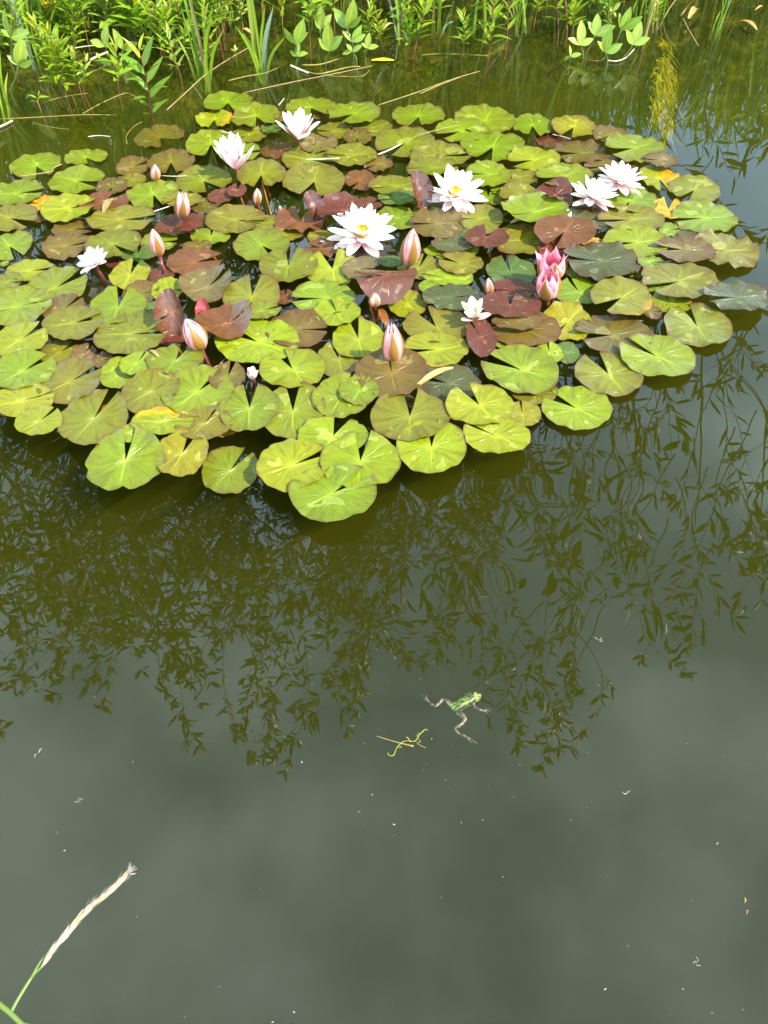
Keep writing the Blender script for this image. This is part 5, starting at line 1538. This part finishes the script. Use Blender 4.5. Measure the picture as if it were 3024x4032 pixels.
# ------------------------------------------------------------------ grass head over the near water
def build_grass_head():
    zz = 0.60
    def q(x, y, dz=0.0): return on_plane(*nat('S', x, y), zz + dz)
    org = q(85, 1430)
    root = empty('grass_stalk', org)
    tag(root, 'close grass stalk with a dry seed head leaning in at the lower left', 'grass stalk')
    main = [q(-420, 1010, 0.05), q(-150, 1235, 0.03), q(0, 1360, 0.01), q(85, 1430), q(175, 1518, -0.01)]
    step = main[-1] - main[-2]
    main += [main[-1] + step, main[-1] + step * 2.2 + Vector((-0.01, -0.03, -0.02))]
    main += [main[-1] + Vector((-0.03, -0.10, -0.06)), main[-1] + Vector((-0.07, -0.26, -0.17)), main[-1] + Vector((-0.10, -0.42, -0.30))]
    mb = MB(); mb.tube([p - org for p in spline(main, 30)], [0.0017] * 30, 8)
    mb.build('stem', M['stem_green'], root)
    mb = MB(); mb.tube([p - org for p in spline([q(85, 1430), q(150, 1310), q(270, 1120), q(345, 1045, 0.004), q(420, 930, 0.006)], 14)], [0.0013 - 0.00004 * i for i in range(14)], 7)
    mb.build('head_stalk', M['stem_green'], root)
    mb = MB(); mb.tube([p - org for p in spline([q(255, 1140, 0.001), q(330, 1010, 0.003), q(395, 930, 0.004)], 8)], [0.0009 - 0.00006 * i for i in range(8)], 6)
    mb.build('leaf_sheath', M['stem_green'], root)
    axis = spline([q(345, 1045, 0.004), q(420, 930, 0.006), q(560, 760, 0.01), q(720, 580, 0.013), q(870, 455, 0.015), q(1030, 300, 0.016)], 60)
    mats = [plain('spikelet_cream', (0.36, 0.29, 0.17), 0.55, 0.45, 400), plain('spikelet_rosy', (0.27, 0.19, 0.14), 0.55, 0.3, 400), plain('spikelet_rust', (0.30, 0.18, 0.08), 0.55, 0.3, 400), plain('spikelet_grey', (0.24, 0.22, 0.20), 0.6, 0.3, 400)]
    mb = MB(); mb.tube([p - org for p in axis], [0.0010 - 0.000008 * i for i in range(60)], 6)
    mb.build('rachis', mats[1], root)
    data = []
    for m in mats:
        s = MB(); rows, uvs = [], []
        k = 8
        for i in range(7):
            t = i / 6; w = 0.085 * max(0.04, math.sin(math.pi * t ** 0.8) ** 0.8 if 0 < t < 1 else 0.04)
            rows.append([(w * math.cos(2 * math.pi * j / k) , t, w * math.sin(2 * math.pi * j / k)) for j in range(k + 1)]); uvs.append([(j / k, t) for j in range(k + 1)])
        s.grid(rows, uvs); data.append(s.mesh('spikelet', m))
    r = random.Random(8)
    for i in range(84):
        f = i / 84 * 0.95
        k = int(f * 59); p = axis[k]; d = (axis[min(59, k + 1)] - axis[max(0, k - 1)]).normalized()
        a = i * 2.4; o1 = d.orthogonal().normalized(); o2 = d.cross(o1)
        h = o1 * math.cos(a) + o2 * math.sin(a)
        rad_ = 0.0011 * (0.55 + 0.6 * math.sin(math.pi * min(1, 0.12 + f)))
        c = r.choices((0, 1, 2, 3), (6, 3, 1.2, 0.6 if f < .9 else 6))[0]
        put_leaf('spikelet', data[c], root, p - org + h * rad_ * 0.5, d * 1.0 + h * r.uniform(0.03, 0.16), h, r.uniform(0.007, 0.012), (1, 1, 1), r.uniform(0.9, 1.3))
    t = MB()
    for i in range(70):                                                # fine bristles along the head
        k = r.randint(2, 57); d = (axis[k + 1] - axis[k - 1]).normalized(); h = Vector((r.gauss(0, 1), r.gauss(0, 1), r.gauss(0, 1)))
        h = (h - d * h.dot(d)).normalized(); p = axis[k] - org + h * 0.0012
        t.tube([p, p + (d + h * r.uniform(0.1, 0.5)).normalized() * r.uniform(0.004, 0.009)], [0.00018, 0.00006], 3, False)
    b_ = t.build('bristles', mats[1], root); b_['kind'] = 'stuff'
    t = MB()
    for i in range(16):
        d = (axis[-1] - axis[-5]).normalized() + Vector((r.gauss(0, .45), r.gauss(0, .45), r.gauss(0, .3)))
        p = axis[-1] - org
        t.tube([p, p + d.normalized() * r.uniform(0.004, 0.009)], [0.00045, 0.0002], 4)
    t.build('tip_tuft', mats[3], root)
build_grass_head()

# ------------------------------------------------------------------ floating bits
def strand(cr, pts, rad, mat, label, name='straw', cat='straw', z=0.004, group=None, taper=0.5, zs=None, flat=1.0, k=6):
    P = [on_plane(*nat(cr, x, y), (zs[i] if zs else z)) for i, (x, y) in enumerate(pts)]
    org = P[0]
    n = max(6, 4 * len(P))
    Q = [p - org for p in spline(P, n)]
    rad = rad * 0.58
    mb = MB(); mb.tube(Q, [rad * (1 - taper * (i / (n - 1)) ** 2) for i in range(n)], k)
    if flat != 1.0: mb.v = [(x, y, z_ * flat) for x, y, z_ in mb.v]
    o = mb.build(name, M[mat] if isinstance(mat, str) else mat)
    o.location = org
    tag(o, label, cat, group)
    return o

def dry_blade(cr, a, b, w, mat, label, z=0.012, name='dry_leaf', cat='dry leaf', lift=0.01):
    p, q = on_plane(*nat(cr, *a), z), on_plane(*nat(cr, *b), z)
    d = q - p; L = d.length; s = Vector((-d.y, d.x, 0)).normalized() * w / CROPS[cr][2] * px_size(*nat(cr, *a)) / 2
    rows, uvs = [], []
    for i in range(8):
        t = i / 7; ww = max(0.05, math.sin(math.pi * (0.06 + 0.9 * t)) ** 0.7)
        c = d * t + Vector((0, 0, lift * math.sin(math.pi * t)))
        rows.append([c - s * ww + Vector((0, 0, 0.35 * ww * s.length)), c, c + s * ww + Vector((0, 0, 0.5 * ww * s.length))]); uvs.append([(0, t), (0.5, t), (1, t)])
    mb = MB(); mb.grid(rows, uvs)
    n0 = len(mb.v); mb.v += [(x, y, z_ - 0.0008) for x, y, z_ in mb.v]; mb.uv += mb.uv[:]
    mb.f += [tuple(i + n0 for i in f[::-1]) for f in mb.f[:]]
    o = mb.build(name, M[mat])
    o.location = p
    tag(o, label, cat, 'dry scraps of leaf on the pads and water')
    return o

def build_bits():
    G1 = 'dead reed stems floating by the far bank'
    PZ = -0.001
    strand('L', [(0, 528), (110, 500), (235, 478), (330, 440)], .0045, 'reed_yellow', 'yellow floating reed stem at the back left of the raft', 'reed_stem', 'reed stem', PZ, G1)
    strand('L', [(100, 606), (400, 540), (700, 480), (940, 430)], .0030, 'straw', 'long thin straw-coloured reed lying across the back water', 'reed_stem', 'reed stem', .002, G1, .3)
    strand('L', [(975, 688), (1240, 600), (1440, 525), (1640, 465)], .0034, 'reed_yellow', 'yellow reed slanting to the right behind the white cup lily', 'reed_stem', 'reed stem', .003, G1, .2)
    strand('L', [(1250, 612), (1380, 555), (1530, 497)], .0026, 'straw', 'short reed splint lying against the slanting yellow reed', 'reed_stem', 'reed stem', .005, G1, .2)
    strand('K', [(0, 778), (260, 765), (540, 750), (760, 752)], .0030, 'reed_yellow', 'long level reed stem afloat at the left edge', 'reed_stem', 'reed stem', .001, G1, .2)
    strand('K', [(540, 742), (680, 665), (815, 610), (870, 625), (930, 660)], .0030, 'reed_yellow', 'kinked yellow reed below the lone red sprig', 'reed_stem', 'reed stem', .002, G1, .2)
    strand('K', [(1090, 718), (1230, 590), (1340, 490), (1480, 395), (1630, 308)], .0036, 'straw', 'long diagonal reed from the middle grass clump to the raft', 'reed_stem', 'reed stem', .003, G1, .2)
    strand('K', [(310, 660), (430, 630), (575, 608)], .0026, 'reed_yellow', 'short yellow reed at the foot of the left thicket', 'reed_stem', 'reed stem', .002, G1, .2)
    strand('K', [(210, 800), (330, 830), (450, 845)], .0018, 'reed_yellow', 'faint sunken reed left of the half-sunken pad', 'reed_stem', 'reed stem', -.004, G1, .2)
    strand('K', [(1250, 545), (1290, 600), (1320, 645)], .0024, 'straw', 'short straw end behind the farthest pad', 'reed_stem', 'reed stem', .002, G1, .2)
    strand('K', [(830, 940), (825, 890), (870, 830), (930, 795)], .0022, 'reed_yellow', 'curved yellow-green stalk beside the half-sunken pad', 'reed_stem', 'reed stem', .002, G1, .3)
    strand('L', [(480, 425), (600, 420), (740, 378)], .0045, 'reed_yellow', 'yellow creeping stem at the foot of the tall bogbean', 'rhizome', 'rhizome', .0, 'creeping stems at the margin', .2)
    strand('L', [(510, 470), (600, 482), (780, 440), (860, 435)], .0048, 'reed_yellow', 'yellow-green creeping stem running right from the white tip', 'rhizome', 'rhizome', -.001, 'creeping stems at the margin', .3)
    strand('L', [(405, 428), (450, 448), (520, 476)], .0075, 'straw_white', 'white rounded end of a creeping stem in the water', 'rhizome', 'rhizome', .004, 'creeping stems at the margin', .2)
    strand('L', [(1260, 360), (1400, 352), (1560, 358), (1700, 365)], .0055, 'reed_yellow', 'yellowish sunken stem under the dainty stalk', 'rhizome', 'rhizome', -.006, 'creeping stems at the margin', .2)
    strand('L', [(640, 495), (760, 500), (870, 498), (925, 455)], .0020, 'reed_yellow', 'thin curved yellow stem with a hooked end, behind the raft', 'reed_stem', 'reed stem', .001, G1, .2)
    strand('M', [(800, 322), (850, 326), (900, 308), (945, 262)], .0042, 'straw_white', 'pale curved stem at the foot of the right bogbean group', 'rhizome', 'rhizome', .006, 'creeping stems at the margin', .2)
    strand('M', [(660, 310), (760, 325), (800, 290)], .0034, 'reed_yellow', 'thin creeping stem behind the pale curved one', 'rhizome', 'rhizome', .002, 'creeping stems at the margin', .2)
    strand('K', [(590, 392), (650, 362), (705, 340)], .0068, 'straw_white', 'cut grey-white twig lying among the left bank plants', 'twig', 'twig', .018, None, .1)
    strand('K', [(485, 315), (540, 305), (615, 296)], .0034, 'straw_white', 'bleached straw lying behind the grey-white twig', 'straw', 'straw', .012, 'pale straws lying about', .1)
    strand('M', [(1205, 98), (1240, 165), (1287, 243)], .0030, 'straw', 'thin broken brown stick poking into the water at top right', 'twig', 'twig', .01, None, .2, zs=(.05, .03, .0))
    strand('M', [(1192, 85), (1230, 35), (1265, -5)], .0060, 'dry_leaf', 'broken brown reed stub leaning up at the top right', 'reed_stem', 'reed stem', .01, G1, .2, zs=(.01, .04, .08))
    dry_blade('M', (1235, 100), (1285, 58), 34, 'dry_leaf', 'crumpled brown leaf at the broken reed stub', .02, lift=.02)
    dry_blade('M', (1510, 112), (1600, 160), 26, 'dry_leaf', 'brown leaf floating at the far right top', .006)
    dry_blade('M', (1590, 55), (1640, 42), 12, 'dry_leaf', 'small orange leaf sliver near the top right corner', .004)
    dry_blade('L', (1010, 195), (1085, 158), 20, 'dry_leaf', 'grey-brown leaf caught between centre stalks', .03)
    dry_blade('L', (935, 395), (1080, 395), 36, 'algae', 'sunken yellow-green leaf beside the biggest bogbean', .001, lift=.0)
    dry_blade('L', (75, 200), (155, 225), 26, 'dry_leaf', 'orange-brown leaf scrap behind the iris-like clump', .05)
    # on the pads and between them
    S1 = 'pale straws lying about'
    strand('A', [(118, 655), (230, 640), (335, 622), (345, 600), (405, 575)], .0030, 'straw', 'bent straw lying on the far left green pad', z=.012, group=S1, taper=.2)
    strand('A', [(1055, 650), (1140, 654), (1220, 650)], .0022, 'straw_white', 'short pale straw right of the small orange bud', z=.012, group=S1, taper=.1)
    strand('A', [(1000, 885), (1070, 862), (1140, 838)], .0026, 'straw_white', 'white straw left of the half-open blush bud', z=.012, group=S1, taper=.4)
    strand('B', [(835, 546), (940, 542), (1055, 536)], .0042, 'straw_white', 'thick pale straw across the olive pad with an orange heart', z=.022, group=S1, taper=.2)
    strand('B', [(1308, 512), (1390, 478), (1460, 442)], .0044, 'straw_white', 'bleached straw at the left edge of a large olive pad', z=.014, group=S1, taper=.2)
    strand('B', [(340, 263), (430, 270), (485, 260)], .0030, 'straw', 'short straw lying on a green pad behind the tulip-shaped lily', z=.022, group=S1, taper=.3)
    strand('B', [(285, 358), (345, 376), (405, 398)], .0036, 'straw_white', 'straw sliver touching the tip of the tulip-shaped lily', z=.016, group=S1, taper=.3)
    strand('B', [(660, 190), (675, 170), (695, 145)], .0034, 'straw_white', 'white sliver standing behind the farthest pads', z=.004, group=S1, taper=.3)
    strand('C', [(235, 388), (370, 350), (510, 318)], .0024, 'straw', 'straw lying across two pads in the far centre', z=.022, group=S1, taper=.2)
    strand('C', [(1120, 380), (1180, 392), (1238, 410)], .0020, 'straw_white', 'thin twig below the red-rimmed lime pad', z=.008, group=S1, taper=.2)
    strand('A', [(575, 396), (640, 388), (720, 394)], .0030, 'straw_white', 'floating pale sliver on open water at the left back', z=.003, group=S1, taper=.3)
    strand('A', [(-10, 335), (40, 312), (82, 290)], .0058, 'straw_white', 'fat white stem end at the left picture edge', z=.006, group=S1, taper=.1)
    strand('B', [(610, 432), (670, 440), (770, 422)], .0018, 'stem_red', 'thin red and white stalk below the white cup lily', 'stalk', 'stalk', .008, None, .2)
    dry_blade('A', (676, 895), (745, 800), 46, 'straw', 'yellowish dry pod lying on the reddish brown pad', .02, 'seed_pod', 'seed pod', .008)
    dry_blade('E', (968, 798), (1056, 860), 22, 'straw', 'dry curled scrap on a small lime pad at the left front', .03)
    dry_blade('G', (228, 1035), (474, 908), 44, 'dry_leaf', 'long dry brown leaf lying over the dark green-grey pad', .034)
    dry_blade('C', (845, 962), (990, 950), 44, 'straw', 'pale yellow wet scrap under the curled lime-olive pad', .01)
    strand('E', [(1385, 912), (1430, 890), (1470, 850)], .0012, 'straw_white', 'thin white thread across a dark gap near the leaning big bud', 'thread', 'thread', .004, None, .2)
    # submerged orange leaf and yellow strands added in place of a reflected streak
    dry_blade('F', (1320, 520), (1370, 640), 56, 'petiole', 'orange sunken leaf stub above the striped pink bud', -.004, lift=0)
    strand('B', [(552, 680), (580, 800), (612, 905)], .0040, 'petiole', 'orange leaf stalk crossing the dark gap by the small brown bud', 'leaf_stalk', 'stalk', .0, None, .1, zs=(.014, .0, -.012))
    mb = MB(); r = random.Random(3)
    org = on_plane(*nat('M', 1088, 420), -0.1)
    for i in range(850):
        f = r.random(); x = 1084 + r.gauss(0, 15 + 9 * f) + 8 * math.sin(5 * f); y = 185 + 500 * f
        zz = -0.04 - 0.045 * f - abs(r.gauss(0, 0.012))
        p = on_plane(*nat('M', x, y), zz) - org
        d = Vector((r.gauss(0, 0.010), -abs(r.gauss(0.08, 0.05)), r.gauss(-0.004, 0.006)))
        mb.tube(spline([p, p + d * 0.5 + Vector((r.gauss(0, .006), 0, r.gauss(0, .006))), p + d], 5), [.0014, .0018, .0015, .001, .0004], 3, False)
    o = mb.build('reflection_streak', M['algae'])
    o.location = org
    tag(o, 'feathery yellow strands under water at the right, standing in for a reflection', 'algae')
    # floating plant scrap below the frog
    G2 = None
    o = strand('Q', [(352, 1005), (362, 1035), (415, 1032), (450, 950), (530, 880), (645, 880), (690, 815), (760, 752), (785, 765)], .0013, 'stem_green', 'curly bright green plant scrap floating below the frog', 'plant_scrap', 'plant scrap', .002, None, .1)
    o.data.materials.clear(); o.data.materials.append(plain('scrap_green', (0.14, 0.19, 0.012), 0.4, 0.2, 200))
    for pts in ([(680, 860), (710, 885), (665, 900), (720, 935), (760, 952)], [(455, 945), (505, 940), (470, 955)], [(685, 855), (690, 790), (660, 830)]):
        b0 = on_plane(*nat('Q', *pts[0]), .002)
        mb = MB(); Q = spline([on_plane(*nat('Q', *p), .002) - o.location for p in pts], 12); mb.tube(Q, [.0005] * 12, 4)
        mb.build('rootlet', M['straw'], o)
    strand('Q', [(222, 824), (380, 872), (500, 905), (630, 935)], .0011, 'straw', 'thin brown stick floating under the green scrap', 'twig', 'twig', .0012, None, -1.6)
    strand('Q', [(556, 835), (580, 860), (600, 890)], .0012, 'dry_leaf', 'tiny brown bract on the floating stick', 'bract', 'plant scrap', .003, None, .2)
    # beads of water resting on the leaves
    for (c, x, y, d, z, lab) in (('B', 942, 1078, 26, .016, 'bead of water on the folded brown pad'), ('C', 376, 527, 20, .014, 'bead of water on the olive pad behind the open lily'),
                                 ('B', 1348, 370, 14, .010, 'tiny bead of water by a brown round pad at the back'), ('H', 832, 606, 26, .012, 'bead of water on the far rim of a large olive-brown pad'),
                                 ('I', 1165, 472, 18, .012, 'bead of water between the orange pad and the dark olive one')):
        u, v = nat(c, x, y); rr_ = d / CROPS[c][2] * px_size(u, v) / 2
        bm = bmesh.new(); bmesh.ops.create_uvsphere(bm, u_segments=16, v_segments=10, radius=rr_)
        for q in bm.verts: q.co.z = max(q.co.z, -0.3 * rr_) * 0.75
        me = bpy.data.meshes.new('water_drop'); bm.to_mesh(me); bm.free()
        for f in me.polygons: f.use_smooth = True
        me.materials.append(M['drop'])
        o = put('water_drop', me); o.location = on_plane(u, v, z)
        tag(o, lab, 'water drop', 'beads of water on the pads')
    # specks on the surface
    r = random.Random(12)
    mb = MB()
    for i in range(190):
        u, v = r.uniform(0, 3024), r.uniform(1750, 4030)
        if r.random() < 0.25: u, v = r.uniform(1300, 2400), r.uniform(2500, 3300)
        p = on_plane(u, v, 0.0006); s = r.choice((1, 1, 1, 1.6, 2.4)) * 0.00028 * r.uniform(0.7, 1.3); a = r.uniform(0, 3.14)
        d = Vector((math.cos(a), math.sin(a), 0)); e = Vector((-d.y, d.x, 0)); up = Vector((0, 0, s * 0.6))
        k = r.choice((1, 1, 2.2, 3.2))
        i0 = [mb.vert(p + d * s * k), mb.vert(p + e * s), mb.vert(p - d * s * k), mb.vert(p - e * s), mb.vert(p + up)]
        for q in range(4): mb.face(i0[q], i0[(q + 1) % 4], i0[4])
    o = mb.build('floating_specks', M['speck'], smooth=False)
    tag(o, 'scattered pale pollen specks and crumbs on the water', 'specks', None, 'stuff')
    for (x, y, lab) in ((305, 3152, 'tiny grey feather scrap floating at the left'), (150, 2965, 'small white shred floating near the left edge'), (2455, 3118, 'little curled white shred floating right of the frog'),
                        (2930, 3560, 'small rusty leaf crumb floating near the right edge'), (2740, 3790, 'white comma-shaped shred floating at the lower right'), (2358, 2525, 'white crumb floating below the right willow reflection')):
        mb = MB()
        for k in range(3):
            a = r.uniform(0, 6.28); p = Vector((r.gauss(0, .0018), r.gauss(0, .0018), 0.001))
            mb.tube(spline([p, p + Vector((math.cos(a), math.sin(a), .2)) * .003, p + Vector((math.cos(a + .7), math.sin(a + .7), .1)) * .006], 6), [.0004] * 6, 4)
        o = mb.build('water_crumb', M['dry_leaf' if 'rusty' in lab else 'speck'])
        o.location = on_plane(x, y, 0.0006)
        tag(o, lab, 'crumb')
build_bits()
